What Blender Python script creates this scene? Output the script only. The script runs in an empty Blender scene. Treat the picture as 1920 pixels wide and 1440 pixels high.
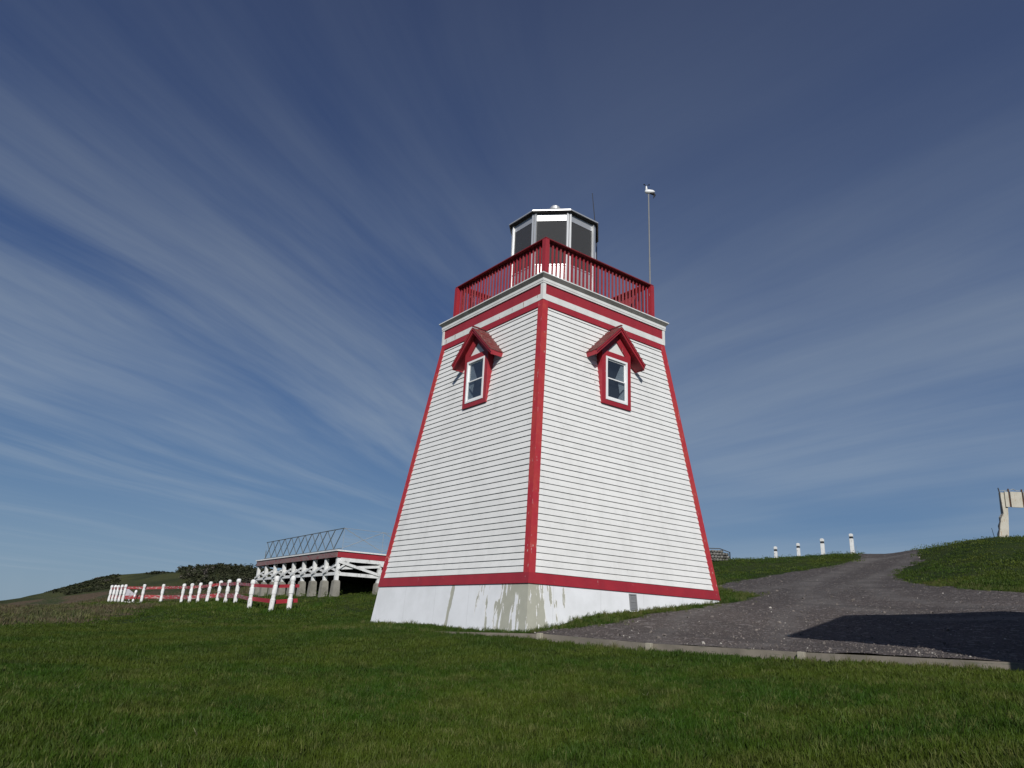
import bpy, math, random
import numpy as np
from mathutils import Vector, Matrix
from mathutils.geometry import tessellate_polygon
rng = random.Random(7)
nrng = np.random.default_rng(5)
S = bpy.context.scene
COL = S.collection

# ------------------------------------------------------------------ camera
CAM = np.array([13.3425, -11.4851, -0.7754])
YAW, PITCH, ROLL, FPX = 2.4853, 0.3173, 0.0453, 1383.21
_f = np.array([math.cos(PITCH)*math.cos(YAW), math.cos(PITCH)*math.sin(YAW), math.sin(PITCH)])
_r = np.array([math.sin(YAW), -math.cos(YAW), 0.0])
_u = np.cross(_r, _f)
_r2 = _r*math.cos(ROLL)+_u*math.sin(ROLL)
_u2 = -_r*math.sin(ROLL)+_u*math.cos(ROLL)
cam = bpy.data.cameras.new('camera')
cam.sensor_width = 36.0
cam.lens = FPX/1920*36.0
cam.clip_start = 0.05
cam.clip_end = 60000
camo = bpy.data.objects.new('camera', cam)
COL.objects.link(camo)
M = Matrix(((_r2[0], _u2[0], -_f[0], CAM[0]), (_r2[1], _u2[1], -_f[1], CAM[1]), (_r2[2], _u2[2], -_f[2], CAM[2]), (0, 0, 0, 1)))
camo.matrix_world = M
S.camera = camo

# ------------------------------------------------------------------ sun, sky, exposure
SUN_AZ = math.radians(38.0)      # from +X towards -Y
SUN_EL = math.radians(31.0)
SUN = np.array([math.cos(SUN_EL)*math.cos(SUN_AZ), -math.cos(SUN_EL)*math.sin(SUN_AZ), math.sin(SUN_EL)])
sl = bpy.data.lights.new('sun', 'SUN')
sl.energy = 4.2
sl.angle = math.radians(0.5)
sl.color = (1.0, 0.965, 0.91)
so = bpy.data.objects.new('sun', sl)
COL.objects.link(so)
so.rotation_euler = Vector(SUN).to_track_quat('Z', 'Y').to_euler()
S.view_settings.view_transform = 'Standard'
S.view_settings.look = 'None'
S.view_settings.exposure = 0.0
S.view_settings.gamma = 1.0
S.view_settings.use_curve_mapping = False


class NT:
    """tiny node-tree writer"""
    def __init__(self, tree):
        self.t = tree
        self.n = tree.nodes
        self.l = tree.links
    def new(self, typ, **kw):
        nd = self.n.new(typ)
        for k, v in kw.items():
            setattr(nd, k, v)
        return nd
    def put(self, sock, v):
        if isinstance(v, bpy.types.NodeSocket):
            self.l.new(v, sock)
        elif isinstance(v, (tuple, list)) and len(v) == 3 and sock.type == 'RGBA':
            sock.default_value = (*v, 1.0)
        else:
            sock.default_value = v
    def math(self, op, a, b=0.0, c=None, clamp=False):
        nd = self.new('ShaderNodeMath', operation=op, use_clamp=clamp)
        self.put(nd.inputs[0], a)
        self.put(nd.inputs[1], b)
        if c is not None:
            self.put(nd.inputs[2], c)
        return nd.outputs[0]
    def ramp(self, v, lo, hi, a=0.0, b=1.0):
        nd = self.new('ShaderNodeMapRange', interpolation_type='SMOOTHSTEP')
        self.put(nd.inputs['Value'], v)
        nd.inputs['From Min'].default_value = lo
        nd.inputs['From Max'].default_value = hi
        nd.inputs['To Min'].default_value = a
        nd.inputs['To Max'].default_value = b
        return nd.outputs[0]
    def mix(self, f, a, b, mode='MIX'):
        nd = self.new('ShaderNodeMix', data_type='RGBA', blend_type=mode)
        self.put(nd.inputs[0], f)
        self.put(nd.inputs[6], a)
        self.put(nd.inputs[7], b)
        return nd.outputs[2]
    def noise(self, vec, scale, detail=4.0, rough=0.55, dist=0.0):
        nd = self.new('ShaderNodeTexNoise')
        if vec is not None:
            self.l.new(vec, nd.inputs['Vector'])
        nd.inputs['Scale'].default_value = scale
        nd.inputs['Detail'].default_value = detail
        nd.inputs['Roughness'].default_value = rough
        nd.inputs['Distortion'].default_value = dist
        return nd.outputs['Fac']
    def mapping(self, vec, scale=(1, 1, 1), rot=(0, 0, 0), loc=(0, 0, 0)):
        nd = self.new('ShaderNodeMapping')
        self.l.new(vec, nd.inputs['Vector'])
        nd.inputs['Scale'].default_value = scale
        nd.inputs['Rotation'].default_value = rot
        nd.inputs['Location'].default_value = loc
        return nd.outputs[0]
    def obj(self):
        return self.new('ShaderNodeTexCoord').outputs['Object']
    def sep(self, v):
        nd = self.new('ShaderNodeSeparateXYZ')
        self.l.new(v, nd.inputs[0])
        return nd.outputs
    def rnd(self):
        return self.new('ShaderNodeObjectInfo').outputs['Random']


w = bpy.data.worlds.new('World')
S.world = w
w.use_nodes = True
w.node_tree.nodes.clear()
N = NT(w.node_tree)
sky = N.new('ShaderNodeTexSky', sky_type='NISHITA')
sky.sun_disc = False
sky.sun_elevation = SUN_EL
sky.sun_rotation = math.atan2(SUN[0], SUN[1])
sky.air_density = 1.0
sky.dust_density = 0.4
sky.ozone_density = 2.2
sky.altitude = 0
BG = 0.06
tc = N.new('ShaderNodeTexCoord').outputs['Generated']
x, y, z = N.sep(tc)
# measured clear-sky colours by elevation (deep polarised blue), blended with the physical sky
def elev(stops):
    nd = N.new('ShaderNodeValToRGB')
    cr = nd.color_ramp
    while len(cr.elements) > 1: cr.elements.remove(cr.elements[-1])
    for i, (p_, c_) in enumerate(stops):
        e = cr.elements[0] if i == 0 else cr.elements.new(p_)
        e.position = p_
        e.color = (*[k for k in c_], 1)
    N.put(nd.inputs[0], N.math('MAXIMUM', z, 0.0))
    return nd.outputs[0]
grad = elev([(0.0, (.225, .330, .445)), (.06, (.180, .282, .415)), (.14, (.112, .205, .360)), (.26, (.062, .132, .290)), (.40, (.038, .082, .215)), (.56, (.027, .054, .152)), (.75, (.022, .038, .108)), (1.0, (.017, .030, .090))])
gs = N.mix(1.0, grad, (1/BG, 1/BG, 1/BG), 'MULTIPLY')
basec = N.mix(0.82, N.mix(1.0, sky.outputs[0], (.75, .85, 1.0), 'MULTIPLY'), gs)
zc = N.math('ADD', N.math('MAXIMUM', N.math('SUBTRACT', z, 0.035), 0.0), 0.045)
cx = N.new('ShaderNodeCombineXYZ')
N.put(cx.inputs[0], N.math('DIVIDE', x, zc))
N.put(cx.inputs[1], N.math('DIVIDE', y, zc))
def streaks(direction, sc1, sc2, loc, warpv):
    """thin cirrus drawn out along one direction of a flat layer"""
    cv = N.mapping(cx.outputs[0], rot=(0, 0, -math.radians(direction)))
    warp = N.new('ShaderNodeTexNoise')
    N.l.new(cv, warp.inputs['Vector'])
    warp.inputs['Scale'].default_value = 0.30
    warp.inputs['Detail'].default_value = 2
    wv = N.new('ShaderNodeVectorMath', operation='MULTIPLY_ADD')
    N.l.new(warp.outputs['Color'], wv.inputs[0])
    wv.inputs[1].default_value = warpv
    N.l.new(cv, wv.inputs[2])
    a = N.noise(N.mapping(wv.outputs[0], scale=sc1, loc=(loc, 1.7, 0)), 1.0, 4, 0.5)
    b = N.noise(N.mapping(wv.outputs[0], scale=sc2, loc=(1.1, loc, 3)), 1.0, 6, 0.62)
    return N.math('ADD', N.math('MULTIPLY', a, 0.62), N.math('MULTIPLY', b, 0.38))
cA = N.ramp(streaks(126.0, (0.17, 0.80, 1), (0.42, 2.9, 1), 3.1, (0.8, 0.8, 0)), 0.42, 0.66)
cB = N.math('MULTIPLY', N.ramp(streaks(176.0, (0.16, 0.55, 1), (0.35, 1.9, 1), 6.7, (0.8, 0.9, 0)), 0.36, 0.68), 0.70)
# the two bands of cirrus meet about straight ahead
side = N.math('ADD', N.math('MULTIPLY', x, math.cos(math.radians(53))), N.math('MULTIPLY', y, math.sin(math.radians(53))))
wob = N.math('MULTIPLY', N.math('SUBTRACT', N.noise(tc, 2.2, 2), 0.5), 0.5)
sidem = N.ramp(N.math('ADD', side, wob), -0.12, 0.22)
cl = N.math('ADD', N.math('MULTIPLY', cA, N.math('SUBTRACT', 1.0, sidem)), N.math('MULTIPLY', cB, sidem))
n3 = N.noise(N.mapping(cx.outputs[0], scale=(0.35, 0.35, 1), loc=(8.2, 2.5, 6)), 1.0, 3, 0.5)
veil = N.ramp(n3, 0.30, 0.60, 0.45, 1.0)
cf = N.math('MULTIPLY', N.math('MULTIPLY', cl, veil), N.ramp(z, 0.05, 0.26, 0.35, 1.0))
cf = N.math('MULTIPLY', cf, N.ramp(z, 0.36, 0.64, 1.0, 0.34))
haze_r = N.math('MULTIPLY', N.math('MULTIPLY', sidem, N.ramp(n3, 0.25, 0.7)), 0.24)
cf = N.math('ADD', N.math('ADD', N.math('MULTIPLY', cf, 0.64), N.math('MULTIPLY', veil, 0.02)), haze_r)
# thin veil thickens the brightness of what lies behind it
cloudc = elev([(0.0, (.32, .41, .50)), (.2, (.29, .36, .45)), (.45, (.205, .252, .325)), (.8, (.115, .142, .205)), (1.0, (.10, .125, .19))])
skc = N.mix(cf, basec, N.mix(1.0, cloudc, (1/BG, 1/BG, 1/BG), 'MULTIPLY'))
bg = N.new('ShaderNodeBackground')
N.put(bg.inputs['Color'], skc)
bg.inputs['Strength'].default_value = BG
wo = N.new('ShaderNodeOutputWorld')
N.l.new(bg.outputs[0], wo.inputs[0])

# ------------------------------------------------------------------ helpers
def mat(name):
    m = bpy.data.materials.new(name)
    m.use_nodes = True
    m.node_tree.nodes.clear()
    n = NT(m.node_tree)
    b = n.new('ShaderNodeBsdfPrincipled')
    o = n.new('ShaderNodeOutputMaterial')
    n.l.new(b.outputs[0], o.inputs[0])
    return m, n, b, o

def bump(n, b, h, strength=0.3, dist=0.01):
    bp = n.new('ShaderNodeBump')
    bp.inputs['Strength'].default_value = strength
    bp.inputs['Distance'].default_value = dist
    n.l.new(h, bp.inputs['Height'])
    n.l.new(bp.outputs[0], b.inputs['Normal'])

def paint(name, col, col2=None, rough=0.5, chips=0.0, chipcol=(0.5, 0.5, 0.47), var=0.06, scale=3.0, stretch=(1, 1, 1)):
    m, n, b, o = mat(name)
    v = n.obj()
    a = n.noise(v, scale, 5, 0.6)
    fine = n.noise(v, 60, 3, 0.6)
    c = n.mix(n.ramp(a, 0.35, 0.7), col, col2 or tuple(k*(1-var*2) for k in col))
    c = n.mix(n.math('MULTIPLY', n.rnd(), var), c, (0.25, 0.25, 0.24))
    c = n.mix(n.ramp(fine, 0.45, 0.75, 0, 0.10), c, (0.2, 0.2, 0.2))
    if chips > 0:
        cn = n.noise(n.mapping(v, scale=stretch), 9.0, 6, 0.65)
        th = 0.70-chips*0.30
        c = n.mix(n.ramp(cn, th, th+0.015), c, chipcol)
    n.put(b.inputs['Base Color'], c)
    b.inputs['Roughness'].default_value = rough
    b.inputs['Specular IOR Level'].default_value = 0.35
    bump(n, b, fine, 0.15, 0.003)
    return m

def weather(m):
    n = NT(m.node_tree); b = [q for q in m.node_tree.nodes if q.type == 'BSDF_PRINCIPLED'][0]
    src = b.inputs['Base Color'].links[0].from_socket
    v = n.new('ShaderNodeNewGeometry').outputs['Position']
    st = n.noise(n.mapping(v, scale=(3.2, 3.2, .35)), 1.0, 5, .65)
    bl = n.noise(v, .55, 4, .6)
    c = n.mix(n.ramp(st, .5, .78, 0, .22), src, (.42, .42, .40))
    c = n.mix(n.ramp(bl, .45, .75, 0, .14), c, (.50, .51, .50))
    sp = n.noise(n.mapping(v, scale=(1, 1, 2)), 7.0, 5, .7)
    c = n.mix(n.ramp(sp, .735, .75, 0, .45), c, (.30, .30, .29))
    n.put(b.inputs['Base Color'], c)
M_WHITE = paint('white_paint', (0.74, 0.745, 0.735), (0.69, 0.695, 0.685), chips=0.02, chipcol=(0.25, 0.25, 0.24), var=0.05)
weather(M_WHITE)
M_TRIM = paint('white_trim', (0.72, 0.73, 0.72), (0.64, 0.65, 0.63), chips=0.10, chipcol=(0.38, 0.30, 0.22), stretch=(1, 1, .5))
M_RED = paint('red_paint', (0.325, 0.019, 0.031), (0.275, 0.016, 0.028), chips=0.03, chipcol=(0.55, 0.42, 0.40), var=0.04, stretch=(2, 2, .3))
M_REDCAP = paint('red_paint_with_shade', (0.20, 0.009, 0.015), (0.15, 0.007, 0.012), chips=0.05, chipcol=(0.35, 0.2, 0.18), var=0.04)  # red paint darkened to carry the shade under the rail cap
M_REDCORN = paint('red_corner_paint', (0.38, 0.020, 0.033), (0.42, 0.045, 0.036), chips=0.14, chipcol=(0.60, 0.48, 0.44), var=0.03, stretch=(4, 4, .25))
M_REDWORN = paint('worn_red_paint', (0.33, 0.020, 0.028), (0.24, 0.03, 0.035), chips=0.55, chipcol=(0.36, 0.30, 0.28), stretch=(.5, .5, 2))
M_REDWORN2 = paint('very_worn_red_paint', (0.20, 0.035, 0.040), (0.24, 0.12, 0.11), chips=0.75, chipcol=(0.20, 0.15, 0.14), stretch=(.5, .5, 3))
M_FENCE = paint('peeling_white_paint', (0.74, 0.75, 0.75), (0.62, 0.63, 0.62), chips=0.30, chipcol=(0.30, 0.29, 0.27), stretch=(2, 2, .6))
M_BAL = paint('faded_red_paint', (0.27, 0.012, 0.022), (0.32, 0.02, 0.03), chips=0.12, chipcol=(0.52, 0.42, 0.42), var=.15, stretch=(3, 3, .3))
M_COVE = paint('grey_cove', (0.30, 0.30, 0.28), (0.22, 0.22, 0.20))  # even grey, darker than the white trim
M_DARK = paint('tar_and_shade_dark', (0.018, 0.02, 0.022), rough=0.9)  # tar paper black, also used as shade under the deck and behind panes
M_SHINGLE = paint('red_stained_shingle', (0.17, 0.022, 0.022), (0.10, 0.02, 0.018), chips=0.28, chipcol=(0.26, 0.10, 0.08), rough=0.8, var=0.2, scale=9)
M_TIMBER = paint('weathered_timber', (0.21, 0.185, 0.15), (0.14, 0.125, 0.10), chips=0.35, chipcol=(0.13, 0.13, 0.10), rough=0.85, stretch=(.5, .5, 4))
M_CONC = paint('concrete', (0.25, 0.24, 0.21), (0.17, 0.165, 0.14), chips=0.3, chipcol=(0.16, 0.15, 0.11), rough=0.9)
M_GREY = paint('grey_metal', (0.22, 0.225, 0.23), rough=0.45)
M_BLACK = paint('black_plastic', (0.02, 0.02, 0.022), rough=0.5)
M_STEEL = paint('galvanised_tube', (0.10, 0.12, 0.13), rough=0.5)
M_WIRE = paint('thin_pale_wire', (0.30, 0.32, 0.33), rough=0.5)
M_CURT = paint('curtain_cloth', (0.75, 0.75, 0.76), rough=0.9)
M_STONE = paint('pile_stone', (0.17, 0.16, 0.145), (0.05, 0.05, 0.046), rough=0.9, chips=0.3, chipcol=(0.10, 0.1, 0.09), var=0.5)
M_CREAM = paint('cream_weathered_board', (0.46, 0.44, 0.38), (0.38, 0.355, 0.29), rough=0.7, chips=0.28, chipcol=(0.30, 0.18, 0.09), stretch=(3, 3, .5))
M_STAKE = paint('pale_timber', (0.34, 0.315, 0.25), (0.24, 0.22, 0.175), rough=.85, chips=.25, chipcol=(.2, .18, .14))
M_VINYL = paint('white_vinyl', (0.80, 0.82, 0.83), rough=0.35, var=0.02)

def mk_alu():
    m, n, b, o = mat('brushed_aluminium')
    v = n.obj()
    a = n.noise(n.mapping(v, scale=(1, 1, .15)), 30, 3, .6)
    n.put(b.inputs['Base Color'], n.mix(a, (0.56, 0.57, 0.58), (0.72, 0.73, 0.73)))
    b.inputs['Metallic'].default_value = 0.65
    b.inputs['Roughness'].default_value = 0.42
    return m
M_ALU = mk_alu()

def mk_glass(name, tint, gloss, diffuse_mix=0.04):
    m = bpy.data.materials.new(name)
    m.use_nodes = True
    m.node_tree.nodes.clear()
    n = NT(m.node_tree)
    tr = n.new('ShaderNodeBsdfTransparent')
    n.put(tr.inputs[0], tint)
    gl = n.new('ShaderNodeBsdfGlossy')
    gl.inputs['Roughness'].default_value = 0.02
    lw = n.new('ShaderNodeLayerWeight')
    lw.inputs['Blend'].default_value = 0.5
    fac = n.math('ADD', n.math('MULTIPLY', n.math('POWER', lw.outputs['Facing'], 4.0), 0.9), 0.07)
    mx = n.new('ShaderNodeMixShader')
    df = n.new('ShaderNodeBsdfDiffuse')
    n.put(df.inputs[0], (.16, .158, .15))
    dm_ = n.new('ShaderNodeMixShader')
    dm_.inputs[0].default_value = diffuse_mix  # diffuse share greys the pane evenly
    n.l.new(tr.outputs[0], dm_.inputs[1]); n.l.new(df.outputs[0], dm_.inputs[2])
    n.put(mx.inputs[0], n.math('MULTIPLY', fac, gloss, clamp=True))
    n.l.new(dm_.outputs[0], mx.inputs[1])
    n.l.new(gl.outputs[0], mx.inputs[2])
    o = n.new('ShaderNodeOutputMaterial')
    n.l.new(mx.outputs[0], o.inputs[0])
    return m
M_GLASS = mk_glass('window_glass', (0.72, 0.76, 0.78), 1.5)
M_LGLASS = mk_glass('lantern_glass', (0.42, 0.42, 0.40), 1.0, 0.30)

def mk_foundation():
    m, n, b, o = mat('peeling_foundation_paint')
    v = n.obj()
    x, y, z = n.sep(v)
    white = n.mix(n.ramp(n.noise(v, 1.6, 5, .6), .35, .7), (0.74, 0.76, 0.79), (0.66, 0.68, 0.70))
    conc = n.mix(n.noise(v, 6, 5, .6), (0.44, 0.44, 0.37), (0.33, 0.335, 0.28))
    # flaked area round the near corner: vertical tongues of bare concrete
    dx = n.math('SUBTRACT', 2.86, x)
    dy = n.math('ADD', y, 2.86)
    d = n.math('ADD', n.math('MULTIPLY', dx, 0.72), n.math('MULTIPLY', dy, 1.25))
    tong = n.noise(n.mapping(v, scale=(6.5, 6.5, 1.1), loc=(2.3, 1, .6)), 1.0, 6, .6)
    lim = n.math('SUBTRACT', n.math('ADD', n.math('MULTIPLY', z, 0.12), 0.98), n.math('MULTIPLY', d, 0.62))
    flake = n.ramp(n.math('ADD', tong, n.math('MULTIPLY', lim, 0.42)), 0.77, 0.785)
    rim = n.ramp(n.math('ADD', tong, n.math('MULTIPLY', lim, 0.42)), 0.755, 0.77)
    # one stained joint further along the shaded side
    jx = n.math('ABSOLUTE', n.math('SUBTRACT', n.math('ADD', x, n.math('MULTIPLY', z, -0.08)), 0.30))
    jn = n.math('MULTIPLY', n.noise(n.mapping(v, scale=(3, 3, 3)), 1.5, 4, .6), 0.12)
    front = n.math('LESS_THAN', y, -2.5)
    joint = n.math('MULTIPLY', n.ramp(n.math('SUBTRACT', jx, jn), -0.012, 0.0, 1, 0), front)
    # bottom flaking near the soil
    bot = n.noise(n.mapping(v, scale=(5, 5, 8)), 1.0, 5, .65)
    botm = n.ramp(n.math('ADD', bot, n.math('MULTIPLY', z, -0.16)), 0.825, 0.84)
    # board-form seams
    seam = n.math('MULTIPLY', n.math('LESS_THAN', n.math('ABSOLUTE', n.math('SUBTRACT', n.math('FRACT', n.math('MULTIPLY', n.math('ADD', x, y), 0.82)), 0.5)), 0.004), 0.35)
    c = n.mix(seam, white, (0.35, 0.36, 0.36))
    c = n.mix(rim, c, (0.80, 0.80, 0.78))
    c = n.mix(flake, c, conc)
    c = n.mix(joint, c, conc)
    c = n.mix(botm, c, (0.22, 0.21, 0.17))
    n.put(b.inputs['Base Color'], c)
    b.inputs['Roughness'].default_value = 0.6
    b.inputs['Specular IOR Level'].default_value = 0.3
    h = n.math('SUBTRACT', n.math('MULTIPLY', n.noise(v, 25, 4, .6), 0.25), n.math('MAXIMUM', flake, joint))
    bump(n, b, h, 0.6, 0.006)
    return m
M_FOUND = mk_foundation()


class MB:
    def __init__(self):
        self.v = []
        self.f = []
    def add(self, vs, fs):
        k = len(self.v)
        self.v += [tuple(map(float, p)) for p in vs]
        self.f += [tuple(i+k for i in f) for f in fs]
        return self
    def hexa(self, p):
        # p: 4 bottom (ccw), 4 top
        return self.add(p, [(3, 2, 1, 0), (4, 5, 6, 7), (0, 1, 5, 4), (1, 2, 6, 5), (2, 3, 7, 6), (3, 0, 4, 7)])
    def box(self, x0, x1, y0, y1, z0, z1):
        return self.hexa([(x0, y0, z0), (x1, y0, z0), (x1, y1, z0), (x0, y1, z0), (x0, y0, z1), (x1, y0, z1), (x1, y1, z1), (x0, y1, z1)])
    def bar(self, a, b, wid, hgt=None, up=(0, 0, 1)):
        a = Vector(a); b = Vector(b); hgt = hgt or wid
        d = (b-a).normalized(); u = Vector(up)
        if abs(d.dot(u)) > .98: u = Vector((1, 0, 0))
        s = d.cross(u).normalized(); t = s.cross(d).normalized()
        s = s*wid/2; t = t*hgt/2
        return self.hexa([a-s-t, a+s-t, a+s+t, a-s+t, b-s-t, b+s-t, b+s+t, b-s+t])
    def tube(self, pts, rad, n=8, cap=True):
        k = len(self.v); pts = [Vector(p) for p in pts]
        rad = rad if isinstance(rad, (list, tuple)) else [rad]*len(pts)
        vs = []; fs = []
        for i, p in enumerate(pts):
            d = (pts[min(i+1, len(pts)-1)]-pts[max(i-1, 0)]).normalized()
            u = Vector((0, 0, 1)) if abs(d.z) < .9 else Vector((1, 0, 0))
            s = d.cross(u).normalized(); t = s.cross(d)
            for j in range(n):
                a = 2*math.pi*j/n
                vs.append(p+(s*math.cos(a)+t*math.sin(a))*rad[i])
        for i in range(len(pts)-1):
            for j in range(n):
                a = i*n+j; b = i*n+(j+1) % n
                fs.append((a, b, b+n, a+n))
        if cap:
            fs.append(tuple(range(n))[::-1]); fs.append(tuple(range((len(pts)-1)*n, len(pts)*n)))
        return self.add(vs, fs)
    def prism(self, poly, fn, d0, d1, holes=()):
        """poly in 2-D, fn(u, v, depth)->xyz; extruded from d0 to d1, with holes"""
        loops = [poly]+list(holes)
        flat = [p for l in loops for p in l]
        tris = tessellate_polygon([[Vector((p[0], p[1], 0)) for p in l] for l in loops])
        n = len(flat)
        vs = [fn(p[0], p[1], d0) for p in flat]+[fn(p[0], p[1], d1) for p in flat]
        fs = [tuple(t) for t in tris]+[tuple(i+n for i in reversed(t)) for t in tris]
        k = 0
        for l in loops:
            for i in range(len(l)):
                a = k+i; b = k+(i+1) % len(l)
                fs.append((a, b, b+n, a+n))
            k += len(l)
        return self.add(vs, fs)
    def mesh(self, name, m, smooth=False):
        me = bpy.data.meshes.new(name)
        me.from_pydata(self.v, [], self.f)
        import bmesh
        bm = bmesh.new(); bm.from_mesh(me)
        bmesh.ops.recalc_face_normals(bm, faces=bm.faces)
        bm.to_mesh(me); bm.free()
        if m: me.materials.append(m)
        if smooth:
            me.polygons.foreach_set('use_smooth', [True]*len(me.polygons))
        return me
    def build(self, name, m, parent=None, smooth=False, bevel=0.0, org=None):
        if org is not None:
            self.v = [(a-org[0], b-org[1], c-org[2]) for a, b, c in self.v]
        me = self.mesh(name, m, smooth)
        o = bpy.data.objects.new(name, me)
        COL.objects.link(o)
        if parent: o.parent = parent
        if bevel:
            bv = o.modifiers.new('bevel', 'BEVEL'); bv.width = bevel; bv.segments = 1; bv.limit_method = 'ANGLE'
        return o

def tag(o, label=None, cat=None, group=None, kind=None):
    if label: o['label'] = label
    if cat: o['category'] = cat
    if group: o['group'] = group
    if kind: o['kind'] = kind
    return o
def empty(name, loc=(0, 0, 0), **kw):
    o = bpy.data.objects.new(name, None); COL.objects.link(o); o.location = loc; o.empty_display_size = .2
    return tag(o, **kw)
def copy_tree(o, parent=None):
    c = o.copy(); COL.objects.link(c); c.parent = parent
    for ch in list(o.children): copy_tree(ch, c)
    return c

# ------------------------------------------------------------------ terrain
def ray(x, y):
    d = _f*FPX+_r2*(x-960)+_u2*(720-y)
    return d/np.linalg.norm(d)
def azof(x, y):
    d = ray(x, y); return math.atan2(d[1], d[0])
def at(x, y, dist):
    d = ray(x, y); return CAM+d*dist/math.hypot(d[0], d[1])
# surveyed height profiles: for each sight line a list of (elevation reading, distance)
PROF = [
 (0,   [(1440, 4.9), (1275, 8.6), (1205, 15), (1170, 25), (1152, 38), (1142, 60), (1138, 90), (1127, 150)]),
 (100, [(1440, 4.9), (1275, 8.6), (1205, 15), (1168, 26), (1148, 42), (1136, 70), (1120, 110), (1108, 150)]),
 (200, [(1440, 4.9), (1275, 8.7), (1202, 16), (1162, 30), (1138, 46), (1130, 56), (1104, 105), (1083, 148)]),
 (270, [(1440, 4.9), (1275, 8.7), (1200, 16), (1157, 30), (1138, 44), (1130, 55), (1098, 100), (1073, 140)]),
 (350, [(1440, 4.9), (1275, 8.7), (1196, 16.5), (1152, 29), (1137, 42), (1130, 52), (1098, 92), (1073, 130)]),
 (430, [(1440, 4.9), (1275, 8.6), (1193, 16.5), (1150, 30), (1136, 38), (1126, 47), (1100, 80), (1076, 120)]),
 (500, [(1440, 4.9), (1275, 8.6), (1190, 16.5), (1149, 31), (1129, 37.5), (1112, 46), (1090, 78), (1076, 115)]),
 (560, [(1440, 4.9), (1275, 8.6), (1187, 16.5), (1147, 31.5), (1128, 36), (1106, 44), (1082, 66)]),
 (620, [(1440, 4.9), (1275, 8.6), (1184, 16.5), (1148, 27), (1116, 36), (1098, 44), (1075, 60)]),
 (700, [(1440, 4.9), (1275, 8.6), (1188, 14.5), (1168, 18.3), (1140, 26), (1114, 37), (1095, 46), (1072, 62)]),
 (825, [(1440, 4.9), (1275, 8.6), (1187, 14.5), (1176, 15.5), (1150, 20), (1100, 36), (1070, 60)]),
 (985, [(1440, 4.9), (1278, 8.4), (1199, 13.0), (1190, 13.7), (1150, 20), (1090, 36), (1060, 60)]),
 (1100,[(1440, 4.9), (1284, 8.2), (1209, 12.3), (1183, 13.6), (1161, 14.45), (1136, 18), (1085, 34), (1060, 52)]),
 (1200,[(1440, 4.9), (1290, 8.0), (1219, 11.7), (1178, 13.9), (1148, 15.6), (1116, 20), (1075, 34), (1056, 48)]),
 (1350,[(1440, 4.9), (1300, 7.7), (1229, 11.1), (1170, 14.2), (1131, 17.5), (1098, 23), (1072, 30), (1053, 38)]),
 (1480,[(1440, 4.9), (1300, 7.6), (1238, 10.6), (1172, 14.5), (1116, 21), (1080, 29), (1051, 40)]),
 (1600,[(1440, 4.9), (1305, 7.4), (1244, 10.3), (1172, 14.5), (1113, 21.5), (1072, 31), (1040, 40)]),
 (1680,[(1440, 4.8), (1308, 7.3), (1249, 10.15), (1172, 14.5), (1110, 22), (1071, 31), (1045, 41)]),
 (1750,[(1440, 4.8), (1310, 7.2), (1254, 10.05), (1172, 14.4), (1110, 21.5), (1066, 30), (1031, 39)]),
 (1860,[(1440, 4.8), (1314, 7.0), (1262, 9.95), (1174, 14.0), (1114, 19.5), (1052, 28), (1012, 36)]),
 (1920,[(1440, 4.8), (1316, 7.0), (1266, 9.9), (1175, 13.8), (1116, 19.2), (1050, 28), (1010, 36)]),
 (2150,[(1440, 4.8), (1325, 7.0), (1277, 9.9), (1185, 13.8), (1120, 19.2), (1060, 28), (1015, 36)]),
]
LD = np.linspace(math.log(0.4), math.log(900), 420)
def pchip(xs, ys, xq):
    xs = np.array(xs, float); ys = np.array(ys, float)
    h = np.diff(xs); dl = np.diff(ys)/h
    m = np.zeros(len(xs)); m[0] = dl[0]; m[-1] = dl[-1]
    for i in range(1, len(xs)-1):
        if dl[i-1]*dl[i] > 0:
            w1 = 2*h[i]+h[i-1]; w2 = h[i]+2*h[i-1]
            m[i] = (w1+w2)/(w1/dl[i-1]+w2/dl[i])
    i = np.clip(np.searchsorted(xs, xq)-1, 0, len(xs)-2)
    t = np.clip((xq-xs[i])/h[i], 0, 1)
    return (ys[i]*(2*t**3-3*t**2+1)+h[i]*m[i]*(t**3-2*t**2+t)+ys[i+1]*(3*t**2-2*t**3)+h[i]*m[i+1]*(t**3-t**2))
cols = []
for pxx, lst in PROF:
    ds = [0.4]; zs = [-1.5]
    for pyy, d in lst:
        p = at(pxx, pyy, d)
        ds.append(d); zs.append(p[2]-CAM[2])
    azc = math.degrees(azof(pxx, 1170))
    dl, zl = ds[-1], zs[-1]
    ds += [dl*1.3, dl*2.2, 900]; zs += [zl-1.2, zl-6 if dl < 70 else zl-9, -30]
    cols.append((azc, pchip(np.log(ds), zs, LD)))
generic = pchip(np.log([.4, 5, 20, 60, 150, 900]), [-1.5, -1.5, -1.7, -2, -4, -30], LD)
cols.sort(key=lambda c: c[0])
AZ = np.arange(0, 360, 0.5)
ca = [c[0] for c in cols]; cz = [c[1] for c in cols]
ca = [ca[0]-40]+ca+[ca[-1]+35]; cz = [generic]+cz+[generic]
TAB = np.zeros((len(AZ), len(LD)))
for i, a in enumerate(AZ):
    a2 = a if a < 300 else a-360
    if a2 <= ca[0] or a2 >= ca[-1]: TAB[i] = generic; continue
    k = max(j for j in range(len(ca)) if ca[j] <= a2)
    t = (a2-ca[k])/(ca[k+1]-ca[k])
    TAB[i] = cz[k]*(1-t)+cz[k+1]*t
ker = np.exp(-np.linspace(-2, 2, 9)**2); ker /= ker.sum()
ext = np.vstack([TAB[-4:], TAB, TAB[:4]])
TAB = sum(ker[j]*ext[j:j+len(AZ)] for j in range(9))

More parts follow.
